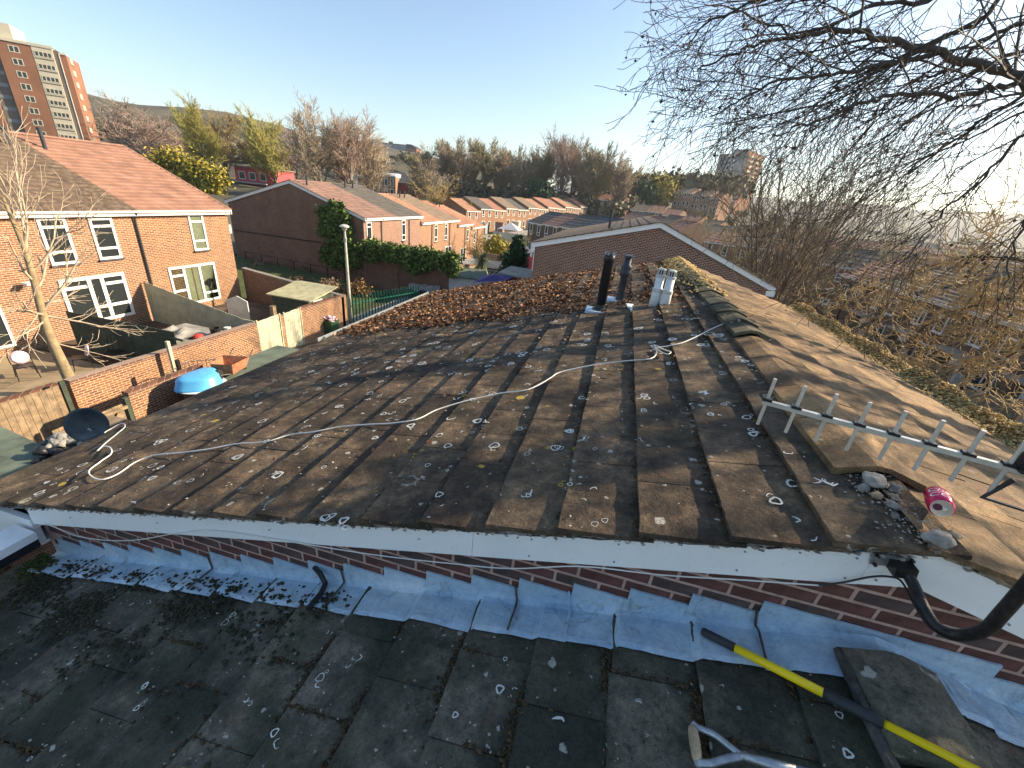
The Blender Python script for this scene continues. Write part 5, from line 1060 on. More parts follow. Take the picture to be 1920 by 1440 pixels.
solo(MB().add([(v[0]-17.5, v[1]+10.95, v[2]-7.4) for v in vs], [(i*(nx+1)+j, i*(nx+1)+j+1, (i+1)*(nx+1)+j+1, (i+1)*(nx+1)+j) for i in range(nx) for j in range(nx)]), 'tarpaulin', 'tarp_grey', 'crumpled grey tarpaulin heaped on the lean-to roof', 'tarpaulin')
solo(MB().lathe([(.13,0),(.17,.02),(.19,.28),(.20,.30),(.17,.30),(.16,.05)], 16, (-15.3,12.7,-6.37)), 'bucket', 'black_plastic', 'black bucket standing on the lean-to roof', 'bucket'); solo(MB().lathe([(.12,0),(.13,.02),(.13,.30),(.11,.30)], 14, (-15.0,13.0,-6.37)), 'tin', 'flue_grey', 'pale tin beside the black bucket', 'tin'); solo(MB().lathe([(.16,0),(.2,.08),(.14,.15),(.02,.18)], 10, (-15.5,12.1,-6.37)), 'plant_pot', 'red_paint', 'orange-red pot on the lean-to roof', 'pot')
t = thing('garden_shed', 'small garden shed with curling pale felt roof beside the lamp post', 'shed', (-17.0, 17.6, -7.4)); part(MB().box((0,0,0),(2.2,2.0,1.55)), 'wall', 'fence_dark', t)
part(MB().prism([(-.2,-.15,1.50),(-.2,1.1,1.66),(-.2,2.15,1.86),(-.2,2.15,1.90),(-.2,1.1,1.72),(-.2,-.15,1.56)], (2.6,0,0)), 'roof', 'pale_felt', t); part(MB().box((2.201,.3,0),(2.24,1.0,1.45)), 'door', 'car_white', t)
solo(MB().prism([(-18.9,16.6,-7.4),(-17.6,16.6,-7.4),(-17.6,16.6,-6.15),(-18.2,16.6,-5.95),(-18.9,16.6,-6.25)], (0,.05,0)), 'white_panel', 'tarp_white', 'white board leaning behind the olive fence', 'board')
solo(MB().box((-15.6,15.9,-7.4),(-15.4,16.1,-5.9)), 'timber_post', 'fence_brown', 'timber post by the left pale gate', 'post')
# garden chairs and cushions under the tree
def chair(x, y, rz, label, cush=None):
    t = thing('garden_chair', label, 'chair', (x, y, -7.15), rz, 'dark garden chairs')
    part(MB().box((-.24,-.22,.42),(.24,.24,.45)), 'seat', 'black_metal', t); part(MB().tube([(-.24,.24,.44),(-.25,.30,.7),(-.2,.33,.95),(0,.34,1.0),(.2,.33,.95),(.25,.30,.7),(.24,.24,.44)], .015, 6).tube([(-.1,.25,.44),(-.1,.33,.98)], .01, 5).tube([(.1,.25,.44),(.1,.33,.98)], .01, 5), 'backrest', 'black_metal', t)
    for sx in (-1, 1):
        for sy in (-1, 1): part(MB().tube([(sx*.22,sy*.2,.43),(sx*.25,sy*.25,0)], .014, 5), 'leg', 'black_metal', t)
    if cush: part(MB().lathe([(.02,-.05),(.18,-.04),(.22,0),(.18,.04),(.02,.05)], 16, (0,.22,.66), Matrix.Rotation(R_(75),3,'X')), 'cushion', cush, t)
chair(-18.4, 8.3, 1.2, 'garden chair with pink cushion left of the pale tree trunk', 'bag_pink'); chair(-17.8, 9.5, -.5, 'garden chair with pink cushion right of the pale tree trunk', 'bag_pink'); chair(-17.4, 10.3, .6, 'bare garden chair furthest right by the dark fence')
solo(MB().box((-20.6,8.3,-6.6),(-20.3,8.6,-6.25)), 'planter_box', 'tarp_white', 'small white box on the garden wall ledge by the house', 'box')
# the yard beside our house, dish and clutter
dp = onx(163, 797, -6.45); ds = thing('satellite_dish', 'big dark navy satellite dish standing at the eave on the left', 'satellite dish', tuple(dp)); n_ = Vector((.55,-.78,.25)).normalized(); Rd = n_.to_track_quat('Z','Y').to_matrix()
ds.scale = (.64,.64,.64); part(MB().lathe([(.02,-.10),(.18,-.085),(.30,-.045),(.37,0),(.375,.006),(.37,.012),(.30,-.03),(.18,-.07),(.02,-.085)], 36, M=Rd), 'reflector', 'dish_navy', ds, smooth=True)
part(MB().tube([tuple(Rd@Vector((0,-.33,-.02))), tuple(Rd@Vector((0,-.30,.30)))], .014, 8).tube([(0,0,-.1),(-.05,.1,-.25),(-.05,.12,-1.2)], .022, 8), 'arm', 'grey_metal', ds); part(MB().lathe([(.02,-.04),(.04,0),(.03,.06)], 12, tuple(Rd@Vector((0,-.30,.32))), Rd), 'receiver', 'grey_metal', ds)
solo(MB().box((-6.6,3.6,-8.1),(-6.4,3.8,-4.2)), 'dish_post', 'grey_metal', 'grey post carrying the dark satellite dish', 'post')
q_ = onz(125, 828, -4.9); tt = thing('bin_bag', 'crumpled grey and white plastic bag in the yard below the dish', 'plastic bag', tuple(q_)); 
P = q.normal(0, .13, (60, 3))*[1,1,.5]; link('bag', blobs('bag', 'tarp_grey', P*.8, .11, q, .7), tt); link('bag_dark', blobs('bag_dark', 'black_plastic', P*1.4+[.1,-.1,-.12], .12, q, .7), tt)
t = thing('yard_store', 'timber and brick store in the yard under the dish', 'store', (-9.3, 3.0, -8.1)); part(MB().box((0,0,0),(2.3,2.6,2.9)), 'wall', 'brick_dull', t)
for i in range(5): part(MB().obox((-.3+.5*i,1.2,2.98),(.22,.0,.0),(0,1.2,.0),(0,0,.03)), 'plank', 'rust' if i % 2 else 'fence_brown', t)
t = thing('flat_roof', 'green felted flat roof at the lower left edge', 'flat roof', (-12.5, 1.0, -8.1)); a, b = onz(0, 800, -5.0), onz(150, 868, -5.0)
part(MB().prism([(-13.5+12.5, a[1]+.35-1, 3.0),(a[0]+12.5, a[1]-1, 3.0),(b[0]+12.5, b[1]-1, 3.0),(b[0]+1.5+12.5, 0, 3.0),(-1, -2, 3.0)][::-1], (0,0,.12)), 'roof', 'flat_felt', t); part(MB().box((0,-1,0),(3.0,2.6,2.98)), 'wall', 'brick_dull', t)
# bin, palisade, lamp
p = onz(622, 634, -8.05); bn = thing('wheelie_bin', 'green wheelie bin overfilled with pink bags by the brick wall', 'bin', (p[0], p[1], -8.05)); part(MB().add([(-.24,-.26,.06),(.24,-.26,.06),(.24,.26,.06),(-.24,.26,.06),(-.29,-.33,1.0),(.29,-.33,1.0),(.29,.33,1.0),(-.29,.33,1.0)], [(0,3,2,1),(0,1,5,4),(1,2,6,5),(2,3,7,6),(3,0,4,7),(4,5,6,7)]), 'body', 'bin_green', bn)
part(MB().obox((-.3,0,1.12),(.02,0,.0),(0,.33,0),(-.06,0,.26)), 'lid', 'bin_green', bn); part(MB().box((-.30,-.34,.96),(.30,-.331,1.02)).box((-.30,.331,.96),(.30,.34,1.02)), 'rim', 'bin_green', bn); link('bags', blobs('bags', 'bag_pink', q.normal(0,.12,(40,3))*[1,1,.45]+[0,0,1.1], .12, q, .7), bn)
for s in (-1, 1): part(MB().lathe([(.02,-.03),(.10,-.03),(.10,.03),(.02,.03)], 12, (-.25,s*.2,.1), Matrix.Rotation(R_(90),3,'X')), 'wheel', 'tyre', bn)
pf = thing('palisade_fence', 'dark green steel palisade fence behind the leafy eave', 'fence', (-14.35, 20.45, -8.2)); d = np.array([1.75, 5.2]); Lf = np.linalg.norm(d); du = d/Lf
for i in range(24): c = d*(i+.5)/24; part(MB().prism([(c[0]-.045,c[1],.08),(c[0]+.045,c[1]+.0,.08),(c[0]+.045,c[1],2.05),(c[0],c[1],2.15),(c[0]-.045,c[1],2.05)], (0,.012,0)), 'pale', 'green_paint', pf)
for z in (.45, 1.65): part(MB().obox((d[0]/2, d[1]/2+.04, z), (d[0]/2, d[1]/2, 0), (-du[1]*.02, du[0]*.02, 0), (0,0,.03)), 'rail', 'green_paint', pf)
lp = thing('lamp_post', 'grey concrete lamp post with a flat lantern beside the palisade fence', 'lamp post', (-14.78, 20.95, -8.2)); part(MB().tube([(0,0,0),(0,0,1.6),(0,0,5.55)], [.12,.10,.055], 12), 'post', 'lamp_post', lp, smooth=True)
part(MB().lathe([(.05,5.5),(.10,5.56),(.14,5.66),(.10,5.68)], 14), 'bracket', 'lamp_post', lp); part(MB().lathe([(.12,5.685),(.25,5.72),(.25,5.78),(.14,5.84),(.02,5.86)], 18), 'lantern', 'flue_grey', lp)
part(MB().lathe([(.075,4.95),(.085,4.97),(.085,5.15),(.07,5.18)], 12), 'collar', 'grey_metal', lp)
# low rail in front of the gable
t = thing('low_railing', 'low black rail along the grass below the dark gable', 'railing', (-30, 28.9, -7.4))
for i in range(8): x = 1.55*i; part(MB().box((x,0,-.6),(x+.05,.05,1.0-.05*i)), 'post', 'black_metal', t)
part(MB().tube([(0,0.02,1.0),(10.9,.02,.62)], .02, 5).tube([(0,0.02,.55),(10.9,.02,.17)], .015, 5), 'rail', 'black_metal', t)
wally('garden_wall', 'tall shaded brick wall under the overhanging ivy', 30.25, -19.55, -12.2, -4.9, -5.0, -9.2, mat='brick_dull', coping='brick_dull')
wallx('garden_wall', 'pale sunlit rear wall right of the ivy', -12.2, 30.5, 40, -5.3, -9.2, mat='patio', ztop2=-6.4)
# back-yard clutter beyond our leafy eave
def hut(name, label, c, W, D, H, rz, wall, roof, cat='shed', tilt=.25, ov=.15):
    t = thing(name, label, cat, c, R_(rz)); part(MB().prism([(0,0,-.8),(0,D,-.8),(0,D,H+tilt),(0,0,H)], (W,0,0)), 'wall', wall, t); part(MB().prism([(-ov,-ov,H+.01),(-ov,D+ov,H+tilt+.01),(-ov,D+ov,H+tilt+.12),(-ov,-ov,H+.12)], (W+2*ov,0,0)), 'roof', roof, t); return t
p = ony(795, 535, 29.2); t = thing('garden_sofa', 'garden sofa under a pale grey cover beyond the palisade', 'sofa', (p[0], p[1], -8.2), R_(15)); part(MB().box((-1,-.4,.0),(1,.4,.42)), 'seat', 'sofa_dark', t); part(MB().box((-1,.3,.421),(1,.5,1.0)), 'backrest', 'sofa_dark', t); part(MB().box((-1.15,-.45,.43),(-1.01,.5,.75)).box((1.01,-.45,.43),(1.15,.5,.75)), 'armrest', 'sofa_dark', t)
vs = [(-1.2+2.4*i/12, -.5+1.1*j/8, .95+.12*math.sin(i*1.3)*math.cos(j*1.7)+(.25 if j > 4 else 0)) for i in range(13) for j in range(9)]; part(MB().add(vs, [(i*9+j, i*9+j+1, (i+1)*9+j+1, (i+1)*9+j) for i in range(12) for j in range(8)]), 'cover', 'tarp_grey', t)
def hut_at(label, u, v, Y, W, D, rz, wl, rf): q0 = ony(u, v, Y); return hut('shed', label, (q0[0], q0[1], -8.9), W, D, q0[2]+8.9, rz, wl, rf)
hut_at('shed with mossy flat roof left of the palm', 842, 519, 30.2, 2.5, 2.6, 12, 'tarp_white', 'flat_felt'); hut_at('dark roofed shed right behind the palm', 905, 503, 35, 3.0, 2.4, 8, 'tarp_white', 'slate_dark')
hut_at('maroon sided long shed below the dark conifer', 938, 514, 29.5, 3.8, 2.0, -10, 'maroon', 'concrete'); hut_at('small grey shed beyond the mossy flat shed roof', 868, 497, 38, 2.4, 2, 5, 'patio', 'tarp_grey')
p = ony(888, 527, 27.5); t = thing('party_canopy', 'purple tarpaulin canopy edged with tiny white lights', 'canopy', (p[0], p[1], p[2]-1.8)); part(MB().add([(0,0,1.7),(2.2,.2,2.1),(2.5,2.2,2.2),(0,2,1.9),(1.2,1.0,2.3)], [(0,1,4),(1,2,4),(2,3,4),(3,0,4)]), 'tarpaulin', 'purple_tarp', t)
for x, y in ((0,0),(2.2,.2),(2.5,2.2),(0,2)): part(MB().box((x-.03,y-.03,-1),(x+.03,y+.03,1.75)), 'pole', 'grey_metal', t)
for i in range(14): f = i/13; part(MB().lathe([(.002,-.03),(.035,0),(.002,.03)], 6, (2.2*f,.2*f-.03,1.70+.4*f)), 'bulb', 'car_white', t)
p = ony(957, 432, 80); t = thing('gazebo', 'white peaked garden gazebo in front of the long terrace', 'gazebo', (p[0], p[1], p[2]-2)); part(MB().add([(-2,-2,2.2),(2,-2,2.2),(2,2,2.2),(-2,2,2.2),(0,0,3.4)], [(0,1,4),(1,2,4),(2,3,4),(3,0,4)]), 'roof', 'tarp_white', t)
for x in (-1.95, 1.95):
    for y in (-1.95, 1.95): part(MB().box((x-.05,y-.05,-2),(x+.05,y+.05,2.2)), 'pole', 'white_far', t)
for i, (u, v, y, W, H, wl, lb) in enumerate([(905,448,62,7,2.6,'concrete','grey rendered yard wall by the street, left of the conifer'),(945,470,50,4,1.5,'pink_red','low red wall beside the yellow shrub'),(915,470,45,3,1.8,'fence_brown','brown fence bay behind the palm'),(960,455,58,3,1.2,'car_white','white garden wall bay left of the conifer'),(925,430,78,8,2.2,'cream','cream yard wall in front of the long terrace')]):
    p = ony(u, v, y); solo(MB().box((p[0], p[1], p[2]-4),(p[0]+W, p[1]+.2, p[2]-.3+.0*H)), 'yard_wall', wl, lb, 'wall')
# ================================================================ RIGHT SIDE: lock-ups, yards and the nearer row
for i, (u, v, lb, hh) in enumerate([(1498,548,'brown lock-up block on the right with one small white window',0),(1562,566,'brown lock-up block on the right with two small white windows',1)]):
    p = onz(u, v+52, -8.2); t = thing('lock_up', lb, 'garage', (p[0], p[1], -8.2), R_(-48), 'brown lock-ups on the right'); W = 3.4 if i else 2.9; part(MB().box((0,0,0),(W,6,2.9)), 'wall', 'brick_brown', t); part(MB().box((-.1,-.12,2.91),(W+.1,6.1,3.05)), 'roof', 'slate_dark', t); part(MB().box((-.12,-.16,2.86),(W+.12,-.125,3.08)), 'fascia', 'mortar_grey', t)
    for k in range(1+i): window(t, .9+.95*k if i else 1.3, 1.9, .55, .55, mat='flue_white', bar=.14, sill=False, d=.04)
    part(MB().add([(W+.15,.5,2.9),(W+3.4,1.2,2.75),(W+3.4,2.2,2.75),(W+.15,1.6,2.9)], [(0,1,2,3)]).add([(W+.15,.5,2.8),(W+3.4,1.2,2.65),(W+3.4,2.2,2.65),(W+.15,1.6,2.8)], [(3,2,1,0)]), 'canopy', 'concrete', t)
def car(name, label, x, y, z, rz, body, group='parked cars'):
    t = thing(name, label, 'car', (x, y, z), rz, group); prof = [(-2.1,.35),(-2.15,.75),(-1.95,.92),(-1.15,1.0),(-.55,1.42),(.75,1.45),(1.45,1.02),(2.05,.88),(2.1,.35)]
    part(MB().prism([(a,-.82,b) for a, b in prof], (0,1.64,0)), 'body', body, t)
    part(MB().prism([(-1.0,-.83,1.02),(-.52,-.83,1.36),(.70,-.83,1.38),(1.28,-.83,1.04)], (0,1.66,0)), 'windows', 'glass', t); part(MB().add([(-1.13,-.7,1.03),(-.57,-.66,1.41),(-.57,.66,1.41),(-1.13,.7,1.03)], [(0,1,2,3)]).add([(1.47,-.7,1.03),(.79,-.66,1.44),(.79,.66,1.44),(1.47,.7,1.03)], [(3,2,1,0)]), 'windscreen', 'glass', t)
    for s in (-1, 1):
        for a in (-1.3, 1.3): part(MB().lathe([(.05,-.09),(.31,-.09),(.32,0),(.31,.09),(.05,.09)], 14, (a,s*.76,.31), Matrix.Rotation(R_(90),3,'X')), 'wheel', 'tyre', t)
    return t
p = onz(1524, 580, -8.1); car('parked_van', 'dark blue car parked nose-out between the two brown lock-ups', p[0]+.5, p[1]+.6, -8.1, R_(45), 'car_dark')
for i, (u, v, y, c, lb) in enumerate([(843,372,104,'car_grey','silver car parked beside the bright lawn'),(762,366,112,'car_white','white car parked at the left end of the bright lawn'),(1640,452,120,'car_white','white car seen through the drooping twigs'),(1700,458,118,'car_white','white van-like car right of the other one behind the twigs'),(1745,470,112,'car_grey','grey car furthest right behind the twigs')]):
    p = ony(u, v, y); car('parked_car', lb, p[0], p[1], min(p[2], gz(p[0], p[1])+.3)-.2, R_(20*i), c)
# nearer terrace row on the right, facade facing left-near
wr = [(1.0,3.0,1.0,1.1,dict(cols=(.5,),bar=.09)),(3.2,3.0,.9,1.1,dict(bar=.09)),(.5,.1,.95,2.0,dict(bar=.12,sill=False)),(2.6,.9,1.4,1.2,dict(cols=(.5,),bar=.08))]
descR = ['nearest brown house at lower right seen through twigs','second brown house at lower right, between its neighbours\' white doors','third brown house at lower right behind the twigs','fourth brown house at right behind the twigs','farthest brown house of the row at right']
for i in range(5):
    x0, y0 = 21.8-1.0*i*.35, 21.5+4.9*i
    t = house('terraced_house', descR[i], (x0, y0+4.9, -8.5), -90, 4.9, 8.5, 4.9, 1.7, ['roof_brown','roof_dustpink','roof_charcoal','roof_brown','roof_dustpink'][i], 'brick_brown', 'brown row at lower right', wins=wr, pipe=2.3, gauge=.5)
    part(MB().box((.2,-1.1,2.35),(2.6,-.03,2.5)), 'porch_canopy', 'concrete', t); part(MB().box((.55,-.09,.05),(1.4,-.055,2.05)), 'door', 'flue_white', t); part(MB().box((1.55,-.5,-.3),(2.2,-.03,1.3)), 'meter_box', 'flue_grey', t)
for i, (x, y, c, lb) in enumerate([(19.8,24.5,'blue_plastic','blue lidded bin in the yards at lower right'),(19.6,26.2,'bin_green','green bin beside the blue one at lower right'),(19.9,31.5,'bin_green','green bin further up the right-hand yards')]):
    solo(MB().box((x-.28,y-.3,-8.5),(x+.28,y+.3,-7.5)).box((x-.3,y-.33,-7.495),(x+.3,y+.33,-7.4)), 'wheelie_bin', c, lb, 'bin', 'bins on the right')
for i in range(4): fence('fence', ['yard fence nearest on the right','yard fence before the second brown house','yard fence before the third brown house','yard fence furthest up the right-hand yards'][i], (17.4, 24+5*i), (20.8, 24.2+5*i), -6.7, -6.7, -8.5, 'fence_brown', .3, seed=20+i)
wallx('garden_wall', 'long brown yard wall on the right beyond the golden moss', 17.3, 20, 42, -6.8, -8.6, mat='brick_brown', cap=False)
solo(MB().box((11.5,30.5,-8.4),(14.2,33.0,-6.1)), 'parked_lorry_box', 'tarp_white', 'pale box body at the foot of the white barge board', 'container')
#PART5
# ================================================================ TREES
def grow(q, p, d, L, r, lvl, out, P):
    """bends a limb and hangs its children on it; out = list of (p0,p1,r0,r1,level)"""
    n = P['seg'][lvl]; pos = np.array(p, float); dr = np.array(d, float); step = L/n; nodes = []; r1 = r*P['taper'][lvl]
    for i in range(n):
        dr = dr+q.normal(0, P['wig'][lvl], 3)+np.array([0,0,P['up'][lvl]]); dr /= np.linalg.norm(dr); new = pos+dr*step
        ra, rb = r+(r1-r)*i/n, r+(r1-r)*(i+1)/n; out.append((*pos, *new, ra, rb, lvl)); pos = new; nodes.append((pos.copy(), dr.copy(), rb))
    if lvl+1 >= len(P['seg']): return
    k = P['kids'][lvl]
    for j in range(k):
        f = P['start'][lvl]+(1-P['start'][lvl])*(j+.5*q.random()+.3)/k; idx = min(n-1, int(f*n)); bp_, bd, br = nodes[idx]
        if j == k-1: bp_, bd, br = nodes[-1]
        a = q.normal(0, 1, 3); a -= bd*(a@bd); a /= np.linalg.norm(a); ang = P['ang'][lvl]*q.uniform(.6, 1.25)*(.4 if j == k-1 else 1); nd = bd*math.cos(ang)+a*math.sin(ang)
        grow(q, bp_-bd*step*q.random()*(0 if j == k-1 else .8), nd, L*P['len'][lvl]*q.uniform(.7, 1.25)*(1-.35*f*(P.get('cone',0))), min(br*.85, r*P['rr'][lvl]), lvl+1, out, P)
PS = {
 'spread': dict(seg=(5,6,4,3,3), taper=(.55,.3,.3,.4,.5), wig=(.05,.13,.16,.2,.22), up=(.02,.05,.05,.04,.03), kids=(12,9,7,5), start=(.3,.2,.2,.2), ang=(.85,.75,.65,.6), len=(.8,.52,.5,.55), rr=(.5,.4,.4,.45)),
 'upright': dict(seg=(6,6,4,3,3), taper=(.4,.3,.3,.4,.5), wig=(.03,.07,.1,.14,.18), up=(.02,.10,.10,.08,.05), kids=(14,9,7,5), start=(.15,.15,.2,.2), ang=(.55,.5,.5,.5), len=(.62,.45,.5,.55), rr=(.42,.4,.4,.45)),
 'round': dict(seg=(4,5,4,3,3), taper=(.6,.35,.3,.4,.5), wig=(.05,.15,.2,.22,.25), up=(.02,.03,.03,.02,.0), kids=(9,7,6,4), start=(.4,.25,.2,.2), ang=(.95,.75,.7,.6), len=(.8,.55,.5,.5), rr=(.5,.45,.4,.45)),
}
def make_tree(shape, seed, H, r0, trunkm, twigm, stems=1, tr=.6, twigr=.012):
    q = np.random.default_rng(seed); out = []; P = PS[shape]
    for s in range(stems):
        d = np.array([0,0,1.]) if stems == 1 else np.array([q.normal(0,.33), q.normal(0,.33), 1.]); d /= np.linalg.norm(d)
        grow(q, (q.normal(0,.15)*(stems > 1), q.normal(0,.15)*(stems > 1), -.5), d, H*tr, r0/(stems**.4), 0, out, P)
    A = np.array(out); top = A[:, 5].max(); k = H/top; A[:, :6] *= k; A[:, 2] = np.maximum(A[:, 2], -1.5)
    A[:, 6:8] = np.maximum(A[:, 6:8], twigr*np.array([1, 1]))
    big = A[:, 8] <= 1; return tubes('trunk', trunkm, A[big][:, :8], 7), tubes('crown', twigm, A[~big][:, :8], 3)
protos = {}
for nm, a in dict(
    spread_grey=('upright', 1, 17, .34, 'bark_grey', 'twig_sandy', 1, .6, .022), spread_pink=('spread', 2, 15, .3, 'bark_grey', 'twig_pink', 1, .55, .03), up_yel=('upright', 3, 18, .32, 'bark_brown', 'twig_olive', 1, .75, .03), up_yel2=('upright', 4, 17, .3, 'bark_brown', 'twig_gold', 1, .7, .03),
    up_grey=('upright', 5, 20, .34, 'bark_grey', 'twig_pink', 1, .7, .028), wood_a=('upright', 6, 17, .3, 'bark_brown', 'twig_green', 1, .75, .04), wood_b=('spread', 7, 17, .32, 'bark_brown', 'twig_brown', 1, .6, .04), wood_c=('upright', 8, 16, .28, 'bark_grey', 'twig_brown', 1, .75, .04),
    small_brown=('round', 9, 9, .2, 'bark_brown', 'twig_gold', 1, .5, .028)).items(): protos[nm] = make_tree(*a)
def plant(pr, x, y, h, label, group=None, name='bare_tree', z=None, rz=None, base=17, wide=1.0):
    tk, cr = protos[pr]; t = thing(name, label, 'tree', (x, y, (gz(x, y) if z is None else z)-.2), rnd.uniform(0, 6.3) if rz is None else rz, group); s = h/base; t.scale = (s*wide, s*wide, s)
    link('trunk', tk, t); link('crown', cr, t); return t
HB = dict(spread_grey=17, spread_pink=15, up_yel=18, up_yel2=17, up_grey=20, wood_a=17, wood_b=17, wood_c=16, small_brown=9)
def plant_uv(pr, u, vtop, Y, label, group=None, zb=None, **k):
    p = ony(u, vtop, Y); z = gz(p[0], Y) if zb is None else zb; return plant(pr, p[0], Y, p[2]-z, label, group, z=z, base=HB[pr], **k)
gt = 'big bare trees behind the ivy gable terrace'
for a in [('spread_pink',238,175,88,'pinkish bare tree just right of the tall brick tower block',gt),('spread_pink',290,205,110,'smaller pinkish bare tree behind the red tiled roof',gt),('up_yel',360,172,80,'tall yellow-green budding tree, left of the pair of willowy ones',gt),('up_yel2',405,195,92,'yellow-green budding tree with pale upright limbs',gt),
          ('up_yel',500,195,84,'willowy yellow-green tree in front of the crimson building',gt),('up_yel2',470,235,96,'low yellow twigged tree between the two willowy trees',gt),('spread_grey',585,160,74,'tallest grey bare tree above the ivy gable house',gt),('up_grey',650,182,78,'grey bare tree with rounded crown at the right of the tall group',gt),('spread_grey',690,215,86,'smaller grey tree at the right end of the tall group',gt),
          ('spread_pink',545,230,98,'pinkish tree behind the tallest grey tree',gt),('small_brown',838,318,96,'small round brown tree at the end of the bright lawn',None),('wood_b',800,285,118,'bare tree with pale trunk left of the small round tree',None)]:
    plant_uv(a[0], a[1], a[2], a[3], a[4], a[5], wide=1.35 if a[0] != 'spread_grey' else 1.5)
gw = 'trees of the bare wood above the long terrace'
wood = [(785,290,150),(805,272,160),(828,268,150),(850,262,165),(872,258,150),(893,265,160),(912,262,148),(932,270,165),(950,285,150),(968,278,160),(985,282,148),(1002,290,158),(1020,278,150),(1040,262,160),(1068,240,150),(1085,262,160),(1105,280,150),(1122,285,160),(1140,272,152),(1158,280,160),(1172,298,150),(1190,315,165),(1210,325,175),(1232,322,185),(1250,335,175)]
def WORD(i):
    w = ORD+['fifteenth','sixteenth','seventeenth','eighteenth','nineteenth','twentieth','twenty-first','twenty-second','twenty-third','twenty-fourth','twenty-fifth']
    return w[i]
for i, (u, v, Y) in enumerate(wood):
    plant_uv(['wood_a','wood_b','wood_c'][i % 3] if (u, v) != (1068,240) else 'up_grey', u, v-12, Y, f'{WORD(i)} bare tree from the left in the wood above the long terrace' if (u, v) != (1068,240) else 'tallest broad-crowned tree rising above the wood', gw, zb=-1.5 if u < 1180 else gz(ony(u,v,Y)[0], Y), wide=1.15)
# undergrowth of the wood and hazy tree belts: one mass each
def clump(name, label, C, R, n, size, mat, seed, cat='shrub', kind=None, group=None, parent=None, squash=.8):
    q = np.random.default_rng(seed); C = np.asarray(C, float); R = np.asarray(R, float); i = q.integers(0, len(C), n); d = q.normal(0, 1, (n, 3)); d /= np.linalg.norm(d, axis=1)[:, None]
    P = C[i]+d*(R[i]*np.abs(q.normal(.55, .28, n)))[:, None]*[1, 1, squash]; me = leaves(name, mat, P, d, size, q, .7, .6)
    if parent is not None: return link(name, me, parent, None, kind)
    o_ = tag(link(name, me), label, cat, group)
    if kind: o_['kind'] = kind
    return o_
q = np.random.default_rng(1)
C = [(x, 150+q.uniform(-8, 16), -1.5+q.uniform(0, 2.5)) for x in np.linspace(-82, 2, 70)]; clump('undergrowth', 'dark undergrowth filling the foot of the bare wood', C, q.uniform(2, 4.5, 70), 16000, .8, 'far_wood', 2, 'undergrowth', 'stuff')
C = [(*ony(u, 352+q.uniform(-8,4), q.uniform(190, 230)),) for u in np.linspace(1150, 1400, 40)]; clump('tree_belt', 'hazy tree belt behind the hilltop terrace', C, q.uniform(4, 8, 40), 9000, 1.3, 'far_wood', 3, 'trees', 'stuff')
C = []; 
for u in np.concatenate([np.linspace(130, 460, 85), np.linspace(465, 700, 46)]): C.append(tuple(ony(u, np.interp(u, [150,240,330,700],[238,246,280,312])+q.uniform(-8, 22), q.uniform(130, 200))))
clump('hillside_scrub', 'brown scrub and far trees on the left hillside', C, np.where(np.arange(len(C)) < 85, q.uniform(4, 8, len(C)), q.uniform(1.5, 3.5, len(C))), 30000, .9, 'far_wood', 4, 'trees', 'stuff')
C = [tuple(ony(u, 292+abs(q.normal(0,16)), q.uniform(200, 330))) for u in np.linspace(560, 815, 110)]; clump('hillside_trees', 'scattered bare trees between the small houses on the far hillside', C, q.uniform(1.2, 3.2, 110), 15000, .8, 'far_wood', 44, 'trees', 'stuff')
C = []
for i in range(260):
    az = R_(q.uniform(8, 58)); rr = q.uniform(110, 560); C.append((rr*math.sin(az), rr*math.cos(az), gz(rr*math.sin(az), rr*math.cos(az))+q.uniform(1,3)))
clump('valley_trees', 'scattered far trees between the valley roofs on the right', C, q.uniform(1.8, 4, 260), 13000, .8, 'far_wood', 6, 'trees', 'stuff')
C = [tuple(ony(u, 318+q.uniform(-20, 25)+max(0,(u-330))*.25, 62)) for u in np.linspace(262, 410, 30)]; clump('yellow_shrubbery', 'bright yellow-green shrubbery behind the new red roof', C, q.uniform(1.8, 3.2, 30), 15000, .28, 'yellow_bush', 5, 'shrub')
for i, (u, v, Y, r, m) in enumerate([(1238,345,170,6,'yellow_bush'),(1205,352,165,5,'conifer'),(1012,350,140,4,'conifer')]):
    p = ony(u, v, Y); clump('round_tree', None or ['yellowish round tree at the right end of the wood','dark evergreen beside the yellowish round tree','dark evergreen at the foot of the wood'][i], [tuple(p+[0,0,-1]), tuple(p+[1,0,-3])], [r, r], 3500, .7, m, 30+i, 'tree')
# ivy on gable and hanging on the wall
q = np.random.default_rng(12); C = []; R = []
for i in range(120):
    t_ = q.random(); u = 612+q.uniform(-16, 66)*(.45+.55*t_)+t_*12; v = 385+t_*108+q.uniform(-6,6); x, _, z = ony(u, v, 30.1)
    if x > -19.4: z = min(z, -3.0)
    C.append((x, 30.08-q.uniform(0,.25), z)); R.append(q.uniform(.3, .62))
iv = thing('ivy', 'dark ivy climbing the right corner of the shaded gable', 'ivy', (-21.5, 30.0, -7.6)); clump('foliage', '', np.array(C)-[-21.5,30,-7.6], R, 15000, .12, 'ivy', 13, parent=iv)
part(MB().tube([(0,.15,0),(-.3,.15,1.5),(.2,.15,3),(-.4,.15,4.6)], .05, 5).tube([(.6,.15,0),(.9,.15,2),(1.2,.15,4)], .04, 5), 'stem', 'bark_brown', iv)
C = []; R = []
for i in range(110):
    x = q.uniform(-19.4, -11.6); z = -4.75+q.uniform(-.9,.25)*(1 if x < -17 else 1.5)*(.7+.3*math.sin(x*2)); C.append((x, 30.1-q.uniform(0,.6), z)); R.append(q.uniform(.35,.75))
